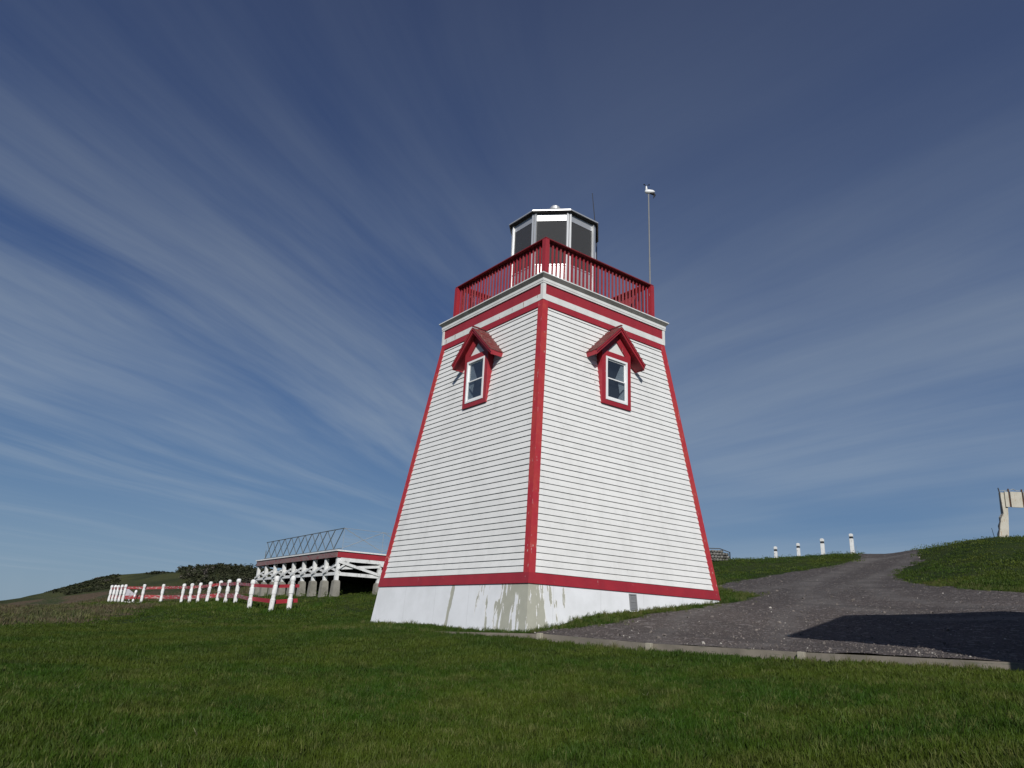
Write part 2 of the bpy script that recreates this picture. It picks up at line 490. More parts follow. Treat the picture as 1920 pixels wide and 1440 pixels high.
def vnoise(x, y, seed=0):
    xi = np.floor(x).astype(int); yi = np.floor(y).astype(int)
    fx = x-xi; fy = y-yi
    fx = fx*fx*(3-2*fx); fy = fy*fy*(3-2*fy)
    def h(a, b):
        n = (a*374761393+b*668265263+seed*1442695041) & 0xffffffff
        n = ((n ^ (n >> 13))*1274126177) & 0xffffffff
        return ((n ^ (n >> 16)) & 0xffff)/65535.0
    return (h(xi, yi)*(1-fx)+h(xi+1, yi)*fx)*(1-fy)+(h(xi, yi+1)*(1-fx)+h(xi+1, yi+1)*fx)*fy-.5

E0 = np.array([1.118, -3.502]); E1 = np.array([10.159, -2.005])
ED = (E1-E0)/np.linalg.norm(E1-E0); EN = np.array([-ED[1], ED[0]])   # EN points to the gravel side
def edge_st(x, y):
    dx = x-E0[0]; dy = y-E0[1]
    return dx*ED[0]+dy*ED[1], dx*EN[0]+dy*EN[1]
STEP = 0.085
def sstep(a, b, v):
    t = np.clip((v-a)/(b-a), 0, 1); return t*t*(3-2*t)
def T(x, y):
    x = np.asarray(x, float); y = np.asarray(y, float)
    dx = x-CAM[0]; dy = y-CAM[1]
    d = np.maximum(np.hypot(dx, dy), .4)
    a = (np.degrees(np.arctan2(dy, dx)) % 360)/0.5
    i = np.floor(a).astype(int) % len(AZ); ta = a-np.floor(a); i2 = (i+1) % len(AZ)
    l = (np.log(d)-LD[0])/(LD[1]-LD[0]); j = np.clip(np.floor(l).astype(int), 0, len(LD)-2); tl = np.clip(l-j, 0, 1)
    z = (TAB[i, j]*(1-tl)+TAB[i, j+1]*tl)*(1-ta)+(TAB[i2, j]*(1-tl)+TAB[i2, j+1]*tl)*ta
    z = z+vnoise(x*.9, y*.9, 1)*.03+vnoise(x*2.7, y*2.7, 2)*.015
    far = sstep(40, 90, d)
    z = z+far*(vnoise(x*.09, y*.09, 3)*1.2+vnoise(x*.3, y*.3, 4)*.4)
    return z+CAM[2]
def rise(x, y, soft):
    s, t = edge_st(np.asarray(x, float), np.asarray(y, float))
    return STEP*sstep(0, 3.0, s)*(np.exp(-np.maximum(t-.3, 0)/2.0))*(sstep(0.02, soft, t) if soft else (t > -.01))
def G(x, y):      # gravel-side ground height
    return T(x, y)+rise(x, y, 0)
def L(x, y):      # grass-side ground height
    return T(x, y)+rise(x, y, .28)
def hit(px_, py_, d0=4.0, d1=200.0):
    d = ray(px_, py_); h = math.hypot(d[0], d[1])
    ds = np.exp(np.linspace(math.log(d0), math.log(d1), 1500))
    X = CAM[0]+d[0]/h*ds; Y = CAM[1]+d[1]/h*ds; Z = CAM[2]+d[2]/h*ds
    below = Z < G(X, Y)
    k = int(np.argmax(below)) if below.any() else len(ds)-1
    return np.array([X[k], Y[k]])

# ---- ground materials
def mk_lawn():
    m, n, b, o = mat('lawn_turf')
    v = n.new('ShaderNodeNewGeometry').outputs['Position']
    big = n.noise(v, 0.35, 4, .6); mid = n.noise(v, 2.2, 5, .6)
    fine = n.noise(v, 30, 4, .7)
    c = n.mix(n.ramp(big, .35, .65), (0.016, 0.036, 0.006), (0.034, 0.048, 0.011))
    c = n.mix(n.ramp(mid, .40, .75, 0, .7), c, (0.040, 0.050, 0.018))
    c = n.mix(n.ramp(fine, .45, .75, 0, .8), c, (0.055, 0.075, 0.022))
    at_ = n.new('ShaderNodeAttribute', attribute_name='heath')
    hc = n.mix(n.ramp(n.noise(v, .30, 6, .65), .44, .56), (0.105, 0.075, 0.052), (0.045, 0.060, 0.024))
    hc = n.mix(n.ramp(n.noise(v, 3.5, 5, .7), .5, .7), hc, (0.15, 0.11, 0.085))
    c = n.mix(at_.outputs['Fac'], c, hc)
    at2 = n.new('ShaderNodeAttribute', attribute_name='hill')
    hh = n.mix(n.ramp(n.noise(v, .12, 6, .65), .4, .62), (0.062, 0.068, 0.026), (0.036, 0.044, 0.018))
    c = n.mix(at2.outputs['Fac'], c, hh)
    n.put(b.inputs['Base Color'], c)
    b.inputs['Roughness'].default_value = 0.9
    b.inputs['Specular IOR Level'].default_value = 0.1
    bump(n, b, n.math('ADD', fine, n.math('MULTIPLY', mid, 1.5)), 0.9, 0.06)
    return m
M_LAWN = mk_lawn()
def mk_gravel():
    m, n, b, o = mat('crushed_gravel')
    v = n.new('ShaderNodeNewGeometry').outputs['Position']
    vo = n.new('ShaderNodeTexVoronoi'); n.l.new(v, vo.inputs['Vector']); vo.inputs['Scale'].default_value = 38
    vo2 = n.new('ShaderNodeTexVoronoi'); n.l.new(v, vo2.inputs['Vector']); vo2.inputs['Scale'].default_value = 14
    big = n.noise(v, .5, 5, .6)
    at_ = n.new('ShaderNodeAttribute', attribute_name='packed')
    c = n.mix(n.ramp(big, .35, .65), (0.116, 0.099, 0.091), (0.088, 0.077, 0.072))
    c = n.mix(at_.outputs['Fac'], c, (0.080, 0.073, 0.069))
    cs = n.sep(vo.outputs['Color'])
    c = n.mix(n.math('MULTIPLY', cs[0], .6), c, (0.07, 0.058, 0.058))
    c = n.mix(n.ramp(cs[1], .8, 1.0, 0, .6), c, (0.27, 0.235, 0.23))
    c2 = n.sep(vo2.outputs['Color'])
    c = n.mix(n.ramp(c2[0], .90, .96, 0, .55), c, (0.26, 0.24, 0.23))
    ru = n.new('ShaderNodeAttribute', attribute_name='rut')
    c = n.mix(n.math('MULTIPLY', ru.outputs['Fac'], n.ramp(n.noise(v, 1.3, 4, .6), .3, .6, .25, .8)), c, (0.150, 0.138, 0.132))
    # wheel-worn streaks
    c = n.mix(n.ramp(n.noise(n.mapping(v, rot=(0, 0, -math.radians(118)), scale=(.12, 1.6, 1)), 1.0, 4, .6), .45, .7, 0, .5), c, (0.065, 0.059, 0.058))
    n.put(b.inputs['Base Color'], c)
    b.inputs['Roughness'].default_value = 0.95
    b.inputs['Specular IOR Level'].default_value = 0.15
    bump(n, b, n.math('ADD', vo.outputs['Distance'], n.math('MULTIPLY', vo2.outputs['Distance'], .8)), 0.8, 0.03)
    return m
M_GRAVEL = mk_gravel()

def set_attr(me, name, vals):
    a = me.attributes.new(name, 'FLOAT', 'POINT'); a.data.foreach_set('value', np.asarray(vals, np.float32))
def grid_mesh(name, V, nu, nv, m, wrap=False, keep=None):
    idx = np.arange(nu*nv).reshape(nu, nv)
    a = idx[:-1, :-1] if not wrap else idx[:, :-1]
    b = idx[1:, :-1] if not wrap else np.roll(idx, -1, 0)[:, :-1]
    c = idx[1:, 1:] if not wrap else np.roll(idx, -1, 0)[:, 1:]
    d = idx[:-1, 1:] if not wrap else idx[:, 1:]
    F = np.stack([a, b, c, d], -1).reshape(-1, 4)
    if keep is not None: F = F[keep[F].any(1)]
    me = bpy.data.meshes.new(name)
    me.from_pydata(V.tolist(), [], F.tolist())
    me.materials.append(m)
    me.polygons.foreach_set('use_smooth', [True]*len(me.polygons))
    return me, F
azs = np.radians(np.concatenate([np.arange(100, 184, .3), np.arange(184, 460, 2.5)]))
dd = np.exp(np.arange(math.log(.4), math.log(900), .017))
A2, D2 = np.meshgrid(azs, dd, indexing='ij')
X = CAM[0]+D2*np.cos(A2); Y = CAM[1]+D2*np.sin(A2)
Z = L(X, Y)
V = np.stack([X, Y, Z], -1).reshape(-1, 3)
me, _ = grid_mesh('lawn', V, len(azs), len(dd), M_LAWN, wrap=True)
# heath: beyond the mown edge on the left; hill: far slopes
def heath_mask(X, Y):
    dx = X-CAM[0]; dy = Y-CAM[1]; d = np.hypot(dx, dy); a = np.degrees(np.arctan2(dy, dx)) % 360
    e = np.interp(a, [150, 158, 164, 170, 175, 200], [70, 58, 46, 29, 22, 20])
    return sstep(-2, 3, d-e+vnoise(X*.25, Y*.25, 8)*10)*(a > 150)*(a < 240)
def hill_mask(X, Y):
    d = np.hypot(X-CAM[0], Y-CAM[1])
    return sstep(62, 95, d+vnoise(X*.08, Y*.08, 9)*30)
set_attr(me, 'heath', heath_mask(V[:, 0], V[:, 1]))
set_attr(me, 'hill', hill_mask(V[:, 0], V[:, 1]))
lawn = bpy.data.objects.new('lawn', me); COL.objects.link(lawn); tag(lawn, kind='structure')

# gravel region (plan outline)
GP = [(1003, 1189), (1027, 1182), (1060, 1181), (1093, 1179), (1159, 1169), (1224, 1153), (1268, 1147), (1323, 1140), (1345, 1134),
      (1394, 1128), (1418, 1120), (1412, 1113), (1385, 1112), (1365, 1107), (1340, 1100), (1351, 1097), (1400, 1088), (1450, 1079), (1530, 1067), (1583, 1057), (1612, 1049)]
GR = [(1726, 1050), (1736, 1052), (1700, 1064), (1671, 1079), (1687, 1088), (1736, 1098), (1817, 1106), (1920, 1113), (2000, 1120), (2150, 1130)]
left = [hit(a, b) for a, b in GP]; right = [hit(a, b, 6) for a, b in GR]
dirn = (right[0]-left[-1]); mid = (right[0]+left[-1])/2
outw = mid-CAM[:2]; outw /= np.linalg.norm(outw)
poly = [E0+ED*2.0-EN*1.0]+left+[left[-1]+outw*14, right[0]+outw*14]+right+[E0+ED*25-EN*1.0]
poly = np.array(poly)
def sdist(X, Y, P):
    dmin = np.full(X.shape, 1e9); ins = np.zeros(X.shape, bool)
    for i in range(len(P)):
        a = P[i]; b = P[(i+1) % len(P)]; e = b-a
        wx = X-a[0]; wy = Y-a[1]
        t = np.clip((wx*e[0]+wy*e[1])/(e@e), 0, 1)
        dmin = np.minimum(dmin, np.hypot(wx-t*e[0], wy-t*e[1]))
        c1 = (a[1] <= Y) != (b[1] <= Y)
        with np.errstate(divide='ignore', invalid='ignore'):
            xi = a[0]+(Y-a[1])/(e[1] if e[1] else 1e-9)*e[0]
        ins ^= c1 & (X < xi)
    return np.where(ins, dmin, -dmin)
ss = np.concatenate([np.arange(-1.0, 16, .09), 16*np.exp(np.arange(0, .62, .02))])
tt = np.concatenate([np.arange(0, 9, .09), 9*np.exp(np.arange(0.01, 1.95, .012))])
S2, T2 = np.meshgrid(ss, tt, indexing='ij')
GX = E0[0]+ED[0]*S2+EN[0]*T2; GY = E0[1]+ED[1]*S2+EN[1]*T2
sd = sdist(GX, GY, poly)+vnoise(GX*2.2, GY*2.2, 5)*.22+vnoise(GX*7, GY*7, 6)*.12
GZ = G(GX, GY)+.012+vnoise(GX*6, GY*6, 12)*.012+np.clip(sd*.22, -.25, .008)
Vg = np.stack([GX, GY, GZ], -1).reshape(-1, 3)
keep = (sd > -.9).reshape(-1)
meg, Fg = grid_mesh('gravel_lot', Vg, len(ss), len(tt), M_GRAVEL, keep=keep)
dcam = np.hypot(Vg[:, 0]-CAM[0], Vg[:, 1]-CAM[1])
set_attr(meg, 'packed', sstep(14, 24, dcam)*.9)
RP_ = np.array([hit(*q) for q in ((1668, 1050), (1650, 1062), (1610, 1078), (1575, 1096), (1580, 1118), (1680, 1138), (1800, 1152))]+[hit(1800, 1152)+np.array([6., 3.])])
def pdist(X, Y, P):
    dm = np.full(X.shape, 1e9)
    for i in range(len(P)-1):
        a = P[i]; e = P[i+1]-a
        tq = np.clip(((X-a[0])*e[0]+(Y-a[1])*e[1])/(e@e), 0, 1)
        dm = np.minimum(dm, np.hypot(X-a[0]-tq*e[0], Y-a[1]-tq*e[1]))
    return dm
rd = pdist(Vg[:, 0], Vg[:, 1], RP_)+vnoise(Vg[:, 0]*.5, Vg[:, 1]*.5, 77)*.35
RP2 = np.array([hit(*q) for q in ((1668, 1050), (1630, 1070), (1560, 1092), (1450, 1120), (1380, 1160), (1340, 1200))])
rd2 = pdist(Vg[:, 0], Vg[:, 1], RP2)+vnoise(Vg[:, 0]*.5, Vg[:, 1]*.5, 78)*.35
set_attr(meg, 'rut', np.clip(np.exp(-((rd-.85)/.28)**2)+.8*np.exp(-((rd2-.8)/.26)**2), 0, 1))
grav = bpy.data.objects.new('gravel_lot', meg); COL.objects.link(grav); tag(grav, kind='structure')

# sea
bmv = MB(); n_ = 96
bmv.add([(0, 0, -16)]+[(26000*math.cos(2*math.pi*i/n_), 26000*math.sin(2*math.pi*i/n_), -16) for i in range(n_)], [(0, i+1, (i+1) % n_+1) for i in range(n_)])
m_, n, b, o = mat('sea_water')
n.put(b.inputs['Base Color'], (0.012, 0.03, 0.05)); b.inputs['Roughness'].default_value = .25
bump(n, b, n.noise(n.new('ShaderNodeNewGeometry').outputs['Position'], .2, 6, .6), .6, .4)
tag(bmv.build('sea', m_), kind='structure')

# ------------------------------------------------------------------ lighthouse
SL = (2.7833-2.0167)/6
def nw(z): return 2.7833-SL*z
TW = empty('lighthouse', (0, 0, -.85), label='white clapboard lighthouse tower with red trim and a glazed lantern on top', cat='lighthouse')
ZB = Vector((0, 0, -.85))
def part(mb, name, m, parent=TW, **kw):
    return mb.build(name, m, parent, org=(0, 0, -.85) if parent is not None else None, **kw)
def four(mb, name, m, parent=TW, sides=(0, 1, 2, 3), **kw):
    out = []
    o = part(mb, name, m, parent, **kw)
    for i, k in enumerate(sides):
        c = o if i == 0 else o.copy()
        if i: COL.objects.link(c); c.parent = parent
        c.rotation_euler = (0, 0, k*math.pi/2)
        out.append(c)
    return out
def P(u, nn, z): return (u, -nn, z)
def slab(u0b, u1b, u0t, u1t, zb, zt, ob, ot, th, mitre=(0, 0)):
    """board on side 0 between z zb..zt, outer plane ob/ot, thickness th; mitre extends the outer face only"""
    m = MB()
    a, c = mitre
    return m.hexa([P(u0b, ob, zb), P(u1b, ob, zb), P(u1b-c*th, ob-th, zb), P(u0b+a*th, ob-th, zb),
                   P(u0t, ot, zt), P(u1t, ot, zt), P(u1t-c*th, ot-th, zt), P(u0t+a*th, ot-th, zt)])
# foundation walls
fm = MB()
f0, f1 = 2.762, 2.762+.13*1.25
def ring(h, z): return [(-h, -h, z), (h, -h, z), (h, h, z), (-h, h, z)]
fm.hexa(ring(f1+.06, -1.95)+ring(f0, -.022))
part(fm, 'foundation', M_FOUND)
# vent in the foundation
def fwall(z): return f0+(f1+.06-f0)*(-.022-z)/(1.928)
vm = MB()
for (u0, u1, z0, z1) in [(-.16, -.14, -.36, -.05), (.03, .05, -.36, -.05), (-.14, .03, -.075, -.05), (-.14, .03, -.36, -.335), (-.14, .03, -.215, -.195)]:
    vm.hexa([P(u0, fwall(z0)+.02, z0), P(u1, fwall(z0)+.02, z0), P(u1, fwall(z0)-.03, z0), P(u0, fwall(z0)-.03, z0), P(u0, fwall(z1)+.02, z1), P(u1, fwall(z1)+.02, z1), P(u1, fwall(z1)-.03, z1), P(u0, fwall(z1)-.03, z1)])
vo_ = part(vm, 'foundation_vent', M_GREY); vo_.rotation_euler.z = math.pi/2
for k in range(9):
    z0 = -.325+k*.028+(.02 if k > 3 else 0)
    lm = MB(); nn = fwall(z0)
    lm.hexa([P(-.138, nn+.014, z0), P(.028, nn+.014, z0), P(.028, nn+.004, z0), P(-.138, nn+.004, z0), P(-.138, nn+.006, z0+.02), P(.028, nn+.006, z0+.02), P(.028, nn+.001, z0+.02), P(-.138, nn+.001, z0+.02)])
    part(lm, 'louvre', M_GREY, vo_)
# sheathing behind the boards
sm = MB(); sm.hexa(ring(nw(-.02)-.056, -.02)+ring(nw(6.07)-.056, 6.07))
part(sm, 'sheathing', M_DARK)
# base boards, corner boards, trim boards
zb, zt = -.02, .17
four(slab(-nw(zb), nw(zb), -nw(zt), nw(zt), zb, zt, nw(zb), nw(zt), .05, (1, 1)), 'base_board', M_RED)
CW = .158
zt2 = 6.068
for sgn in (-1, 1):
    zb_, m = zt+.001, MB()
    a, b_ = (nw(zb_), nw(zt2))
    if sgn > 0: s_ = slab(a-CW, a, b_-CW, b_, zb_, zt2, a, b_, .05, (0, 1))
    else: s_ = slab(-a, -a+CW, -b_, -b_+CW, zb_, zt2, a, b_, .05, (1, 0))
    four(s_, 'corner_board', M_REDCORN)
za = 5.918
four(slab(-nw(za)+CW+.002, nw(za)-CW-.002, -nw(zt2)+CW+.002, nw(zt2)-CW-.002, za, zt2, nw(za)+.002, nw(zt2)+.002, .05), 'trim_board', M_RED)
# clapboards, split where the dormers sit
edges = [.172]+[.293+.1234*k for k in range(46)]+[5.9165]
for i in range(len(edges)-1):
    z0, z1 = edges[i]+.009, edges[i+1]+.003
    z1 = min(z1, 5.9165)
    o0, o1 = nw(z0)-.010, nw(z1)-.030
    L0, L1 = nw(z0)-CW-.002, nw(z1)-CW-.002
    spans = [(-1, 1)]
    if z0 > 3.90+.085 and z0 < 5.60:
        spans = ['l', 'r']
    for sp in spans:
        jit = rng.uniform(-.0015, .0015)
        m = MB()
        if sp == 'l': us = (-L0, -.445, -L1, -.445)
        elif sp == 'r': us = (.445, L0, .445, L1)
        else: us = (-L0, L0, -L1, L1)
        if sp in ('l', 'r') and z0 > 5.33:
            h0 = max(.02, (5.76-z0)/.964-.02)
            us = (-L0, -h0, -L1, -h0) if sp == 'l' else (h0, L0, h0, L1)
        m.hexa([P(us[0], o0+jit, z0), P(us[1], o0+jit, z0), P(us[1], nw(z0)-.05, z0), P(us[0], nw(z0)-.05, z0),
                P(us[2], o1, z1), P(us[3], o1, z1), P(us[3], nw(z1)-.05, z1), P(us[2], nw(z1)-.05, z1)])
        four(m, 'clapboard', M_WHITE)
# frieze
FR = 2.020
m = MB(); m.hexa(ring(FR-.045, 6.069)+ring(FR-.045, 6.66)); part(m, 'frieze_wall', M_DARK)
fcw = .085
four(slab(-FR+fcw+.001, FR-fcw-.001, -FR+fcw+.001, FR-fcw-.001, 6.070, 6.216, FR-.006, FR-.006, .038), 'frieze_board', M_TRIM)
four(slab(-FR+fcw+.001, FR-fcw-.001, -FR+fcw+.001, FR-fcw-.001, 6.217, 6.462, FR-.016, FR-.016, .028), 'frieze_panel', M_RED)
for sgn in (-1, 1):
    u = (FR-fcw, FR) if sgn > 0 else (-FR, -FR+fcw)
    four(slab(u[0], u[1], u[0], u[1], 6.070, 6.463, FR, FR, .044, (0, 1) if sgn > 0 else (1, 0)), 'frieze_corner_board', M_TRIM)
def quadprof(prof):
    """closed (n, z) profile swept round one side with mitred ends"""
    m = MB(); k = len(prof)
    vs = [P(-a, a, z) for a, z in prof]+[P(a, a, z) for a, z in prof]
    fs = [tuple(range(k)), tuple(range(2*k-1, k-1, -1))]+[(i, (i+1) % k, (i+1) % k+k, i+k) for i in range(k)]
    return m.add(vs, fs)
four(quadprof([(1.98, 6.464), (2.030, 6.464), (2.030, 6.50), (2.038, 6.51), (2.038, 6.572), (1.98, 6.572)]), 'crown_board', M_TRIM)
four(quadprof([(1.98, 6.573), (2.026, 6.573), (2.092, 6.650), (1.98, 6.655)]), 'cove_moulding', M_COVE)
four(quadprof([(1.90, 6.656), (2.098, 6.656), (2.098, 6.682), (1.90, 6.682)]), 'drip_edge', M_TRIM)
m = MB(); m.box(-1.895, 1.895, -1.895, 1.895, 6.60, 6.70); part(m, 'gallery_deck', M_GREY)
# gallery railing
RH = 1.842
four(slab(-RH+.01, RH-.01, -RH+.01, RH-.01, 7.712, 7.736, RH, RH, .235, (1, 1)), 'top_rail', M_REDCAP)
four(slab(-1.73, 1.73, -1.73, 1.73, 7.63, 7.710, 1.722, 1.722, .038), 'upper_rail', M_REDCAP)  # shade of the cap above is put into its darker red
four(slab(-1.73, 1.73, -1.73, 1.73, 6.775, 6.865, 1.722, 1.722, .038), 'lower_rail', M_RED)
m = MB(); m.box(1.73, 1.845, -1.845, -1.73, 6.70, 7.704); m.box(1.752, 1.823, -1.823, -1.752, 7.7425, 7.752)
four(m, 'corner_post', M_RED)
bal = MB(); bal.box(-.018, .018, -1.757, -1.723, 6.71, 7.68)
bm0 = bal.mesh('baluster', M_BAL)
nb = 28
for k in range(4):
    for i in range(nb):
        u = -1.66+3.32*i/(nb-1)
        o = bpy.data.objects.new('baluster', bm0); COL.objects.link(o); o.parent = TW
        a = k*math.pi/2
        o.rotation_euler.z = a
        o.location = (u*math.cos(a), u*math.sin(a), .85+rng.uniform(-.01, .01))
# lantern
def oc(R, k, z):
    a = math.radians(22.5+45*k); return Vector((R*math.cos(a), R*math.sin(a), z))
RL = 1.165
for k in range(8):
    def face(m, r0, r1, z0, z1, inset=.035):
        a, b = oc(r1, k, 0), oc(r1, k+1, 0); e = (b-a).normalized()*inset
        a2, b2 = oc(r0, k, 0), oc(r0, k+1, 0)
        q = [a+e, b-e, b2-e, a2+e]
        return m.hexa([(p.x, p.y, z0) for p in q]+[(p.x, p.y, z1) for p in q])
    part(face(MB(), RL-.05, RL-.012, 6.705, 7.80), 'lower_panel', M_ALU)
    part(face(MB(), RL-.06, RL+.004, 7.801, 7.835), 'lantern_sill', M_ALU)
    part(face(MB(), RL-.045, RL-.018, 9.071, 9.268), 'upper_panel', M_ALU)
    part(face(MB(), RL-.034, RL-.026, 7.836, 9.07), 'lantern_pane', M_LGLASS)
    mm = MB(); p = oc(RL-.01, k, 0)
    t = Vector((-p.y, p.x, 0)).normalized(); rr = Vector((p.x, p.y, 0)).normalized()
    for sg in (-1, 1):
        c_ = p+t*sg*.034
        q = [c_-t*.026-rr*.05, c_+t*.026-rr*.05, c_+t*.026+rr*.014, c_-t*.026+rr*.014]
        mm.hexa([(w_.x, w_.y, 6.704) for w_ in q]+[(w_.x, w_.y, 9.272) for w_ in q])
    part(mm, 'lantern_mullion', M_ALU)
rm = MB()
vs = [oc(1.27, k, 9.300) for k in range(8)]+[oc(1.27, k, 9.332) for k in range(8)]+[oc(.2, k, 9.95) for k in range(8)]
rm.add(vs, [tuple(range(7, -1, -1))]+[(k, (k+1) % 8, (k+1) % 8+8, k+8) for k in range(8)]+[(k+8, (k+1) % 8+8, (k+1) % 8+16, k+16) for k in range(8)]+[tuple(range(16, 24))])
part(rm, 'lantern_roof', M_ALU)
cm = MB(); vs = [oc(1.235, k, 9.274) for k in range(8)]+[oc(1.235, k, 9.2985) for k in range(8)]
cm.add(vs, [tuple(range(7, -1, -1)), tuple(range(8, 16))]+[(k, (k+1) % 8, (k+1) % 8+8, k+8) for k in range(8)])
part(cm, 'lantern_ceiling', M_DARK)
dm = MB(); dm.tube([(0, 0, 9.90), (0, 0, 10.00), (0, 0, 10.005), (0, 0, 10.09), (0, 0, 10.14), (0, 0, 10.155)], [.09, .09, .15, .135, .08, .01], 16)
part(dm, 'roof_ventilator', M_ALU, smooth=False)
bm_ = MB(); bm_.tube([(0, 0, 6.7), (0, 0, 7.9), (0, 0, 7.92), (0, 0, 8.25), (0, 0, 8.35)], [.09, .09, .17, .17, .05], 16)
part(bm_, 'beacon_pedestal', M_GREY)

# dormers
def Df(u, z, d): return P(u, d, z)
outer = [(-.46, 3.98), (.46, 3.98), (.46, 5.318), (0, 5.758), (-.46, 5.318)]
win = [(-.345, 4.085), (.345, 4.085), (.345, 5.105), (-.345, 5.105)]
tri = [(-.30, 5.235), (.30, 5.235), (0, 5.535)]
FN = 2.295
def dormer(k):
    rot = k*math.pi/2
    m = MB(); m.prism(outer, Df, FN-.035, FN, holes=[win, tri])
    d = part(m, 'dormer', M_RED); d.rotation_euler.z = rot
    def sub(mb, name, mt, **kw):
        o = mb.build(name, mt, d, org=(0, 0, -.85), **kw); return o
    m = MB(); m.prism([(-.30, 5.23), (.30, 5.23), (0, 5.54)], Df, FN-.05, FN-.0352); m.v = [(a*1.06, b, c) for a, b, c in m.v]
    sub(m, 'gable_panel', M_TRIM)
    for s in (-1, 1):
        m = MB()
        pr = [(FN-.036, 3.982), (FN-.036, 5.318), (nw(5.318)-.05, 5.318), (nw(3.982)-.05, 3.982)]
        m.prism(pr, lambda a, z, dd_: P(dd_, a, z), s*.459, s*.432)
        sub(m, 'cheek', M_RED)
    # roof slopes: top line z = 5.90 - .964|u|
    ang = math.atan(.964); cs, sn = math.cos(ang), math.sin(ang)
    back = 1.93
    for s in (-1, 1):
        def RP(l, h, n_):      # l along the slope from the ridge, h above the underside
            return P(s*(l*cs-h*sn*0), n_, 5.765-l*sn+h/cs)
        Ltot = .765/cs
        m = MB(); f_ = 2.435
        m.hexa([RP(0, 0, f_-.03), RP(Ltot, 0, f_-.03), RP(Ltot, 0, back), RP(0, 0, back), RP(0, .055, f_-.03), RP(Ltot, .055, f_-.03), RP(Ltot, .055, back), RP(0, .055, back)])
        sub(m, 'roof_slope', M_RED)
        # fascia and drip moulding at the front
        m = MB()
        m.hexa([RP(0, -.02, f_-.029), RP(Ltot+.01, -.02, f_-.029), RP(Ltot+.01, -.02, f_), RP(0, -.02, f_), RP(0, .062, f_-.029), RP(Ltot+.01, .062, f_-.029), RP(Ltot+.01, .062, f_), RP(0, .062, f_)])
        sub(m, 'fascia_board', M_RED)
        m = MB()
        m.hexa([RP(0, .03, f_+.001), RP(Ltot+.012, .03, f_+.001), RP(Ltot+.012, .03, f_+.022), RP(0, .03, f_+.022), RP(0, .07, f_+.001), RP(Ltot+.012, .07, f_+.001), RP(Ltot+.012, .07, f_+.022), RP(0, .07, f_+.022)])
        sub(m, 'drip_moulding', M_RED)
        m = MB()
        m.hexa([RP(Ltot-.002, -.015, f_-.03), RP(Ltot+.016, -.015, f_-.03), RP(Ltot+.016, -.015, back), RP(Ltot-.002, -.015, back), RP(Ltot-.002, .06, f_-.03), RP(Ltot+.016, .06, f_-.03), RP(Ltot+.016, .06, back), RP(Ltot-.002, .06, back)])
        sub(m, 'eave_board', M_RED)
        # individual cedar shingles
        rows = 8
        for r_ in range(rows):
            l1 = Ltot+.03-r_*Ltot/rows; l0 = max(0, l1-Ltot/rows-.03)
            n0 = f_+.03
            while n0 > back+.02:
                wd = rng.uniform(.055, .11); n1 = max(back, n0-wd); lj = rng.uniform(-.008, .008); th = rng.uniform(.016, .024)
                m = MB()
                m.hexa([RP(l0, .0635, n0-.002), RP(l1+lj, .0705+.0*th, n0-.002), RP(l1+lj, .0705, n1+.002), RP(l0, .0635, n1+.002),
                        RP(l0, .068, n0-.002), RP(l1+lj, .0705+th, n0-.002), RP(l1+lj, .0705+th, n1+.002), RP(l0, .068, n1+.002)])
                sub(m, 'shingle', M_SHINGLE)
                n0 = n1
    m = MB(); m.bar(P(0, 2.46, 5.893), P(0, 2.03, 5.893), .05, .02); sub(m, 'ridge_cap', M_REDCAP)
    # window: frame, two sashes with a pane each
    fo = win; fi = [(-.298, 4.132), (.298, 4.132), (.298, 5.058), (-.298, 5.058)]
    m = MB(); m.prism([(-.344, 4.086), (.344, 4.086), (.344, 5.104), (-.344, 5.104)], Df, FN-.07, FN+.012, holes=[fi])
    sub(m, 'window_frame', M_VINYL)
    for (z0, z1, dn) in ((4.137, 4.612, -.004), (4.580, 5.053, -.022)):
        m = MB(); m.prism([(-.293, z0), (.293, z0), (.293, z1), (-.293, z1)], Df, FN+dn-.018, FN+dn,
                          holes=[[(-.268, z0+.030), (.268, z0+.030), (.268, z1-.026), (-.268, z1-.026)]])
        sub(m, 'window_sash', M_VINYL)
        m = MB(); m.hexa([P(-.270, FN+dn-.012, z0+.028), P(.270, FN+dn-.012, z0+.028), P(.270, FN+dn-.008, z0+.028), P(-.270, FN+dn-.008, z0+.028),
                          P(-.270, FN+dn-.012, z1-.024), P(.270, FN+dn-.012, z1-.024), P(.270, FN+dn-.008, z1-.024), P(-.270, FN+dn-.008, z1-.024)])
        sub(m, 'pane', M_GLASS)
    # curtains tied back inside
    g = -1 if k == 0 else 1
    cn = 2.238
    for pl in ([(g*.29, 4.62), (g*.29, 5.06), (g*.22, 5.06), (-g*.0, 4.62)], [(g*.29, 4.10), (g*.29, 4.61), (g*.10, 4.61), (g*.16, 4.30), (g*.05, 4.10)]):
        m = MB(); m.prism(pl, Df, cn-.006, cn)
        sub(m, 'curtain', M_CURT)
    m = MB(); m.bar(P(g*.05, cn+.012, 4.22), P(g*.27, cn+.012, 4.45), .03, .008); sub(m, 'curtain_tie', M_DARK)
    return d
for k in range(4): dormer(k)

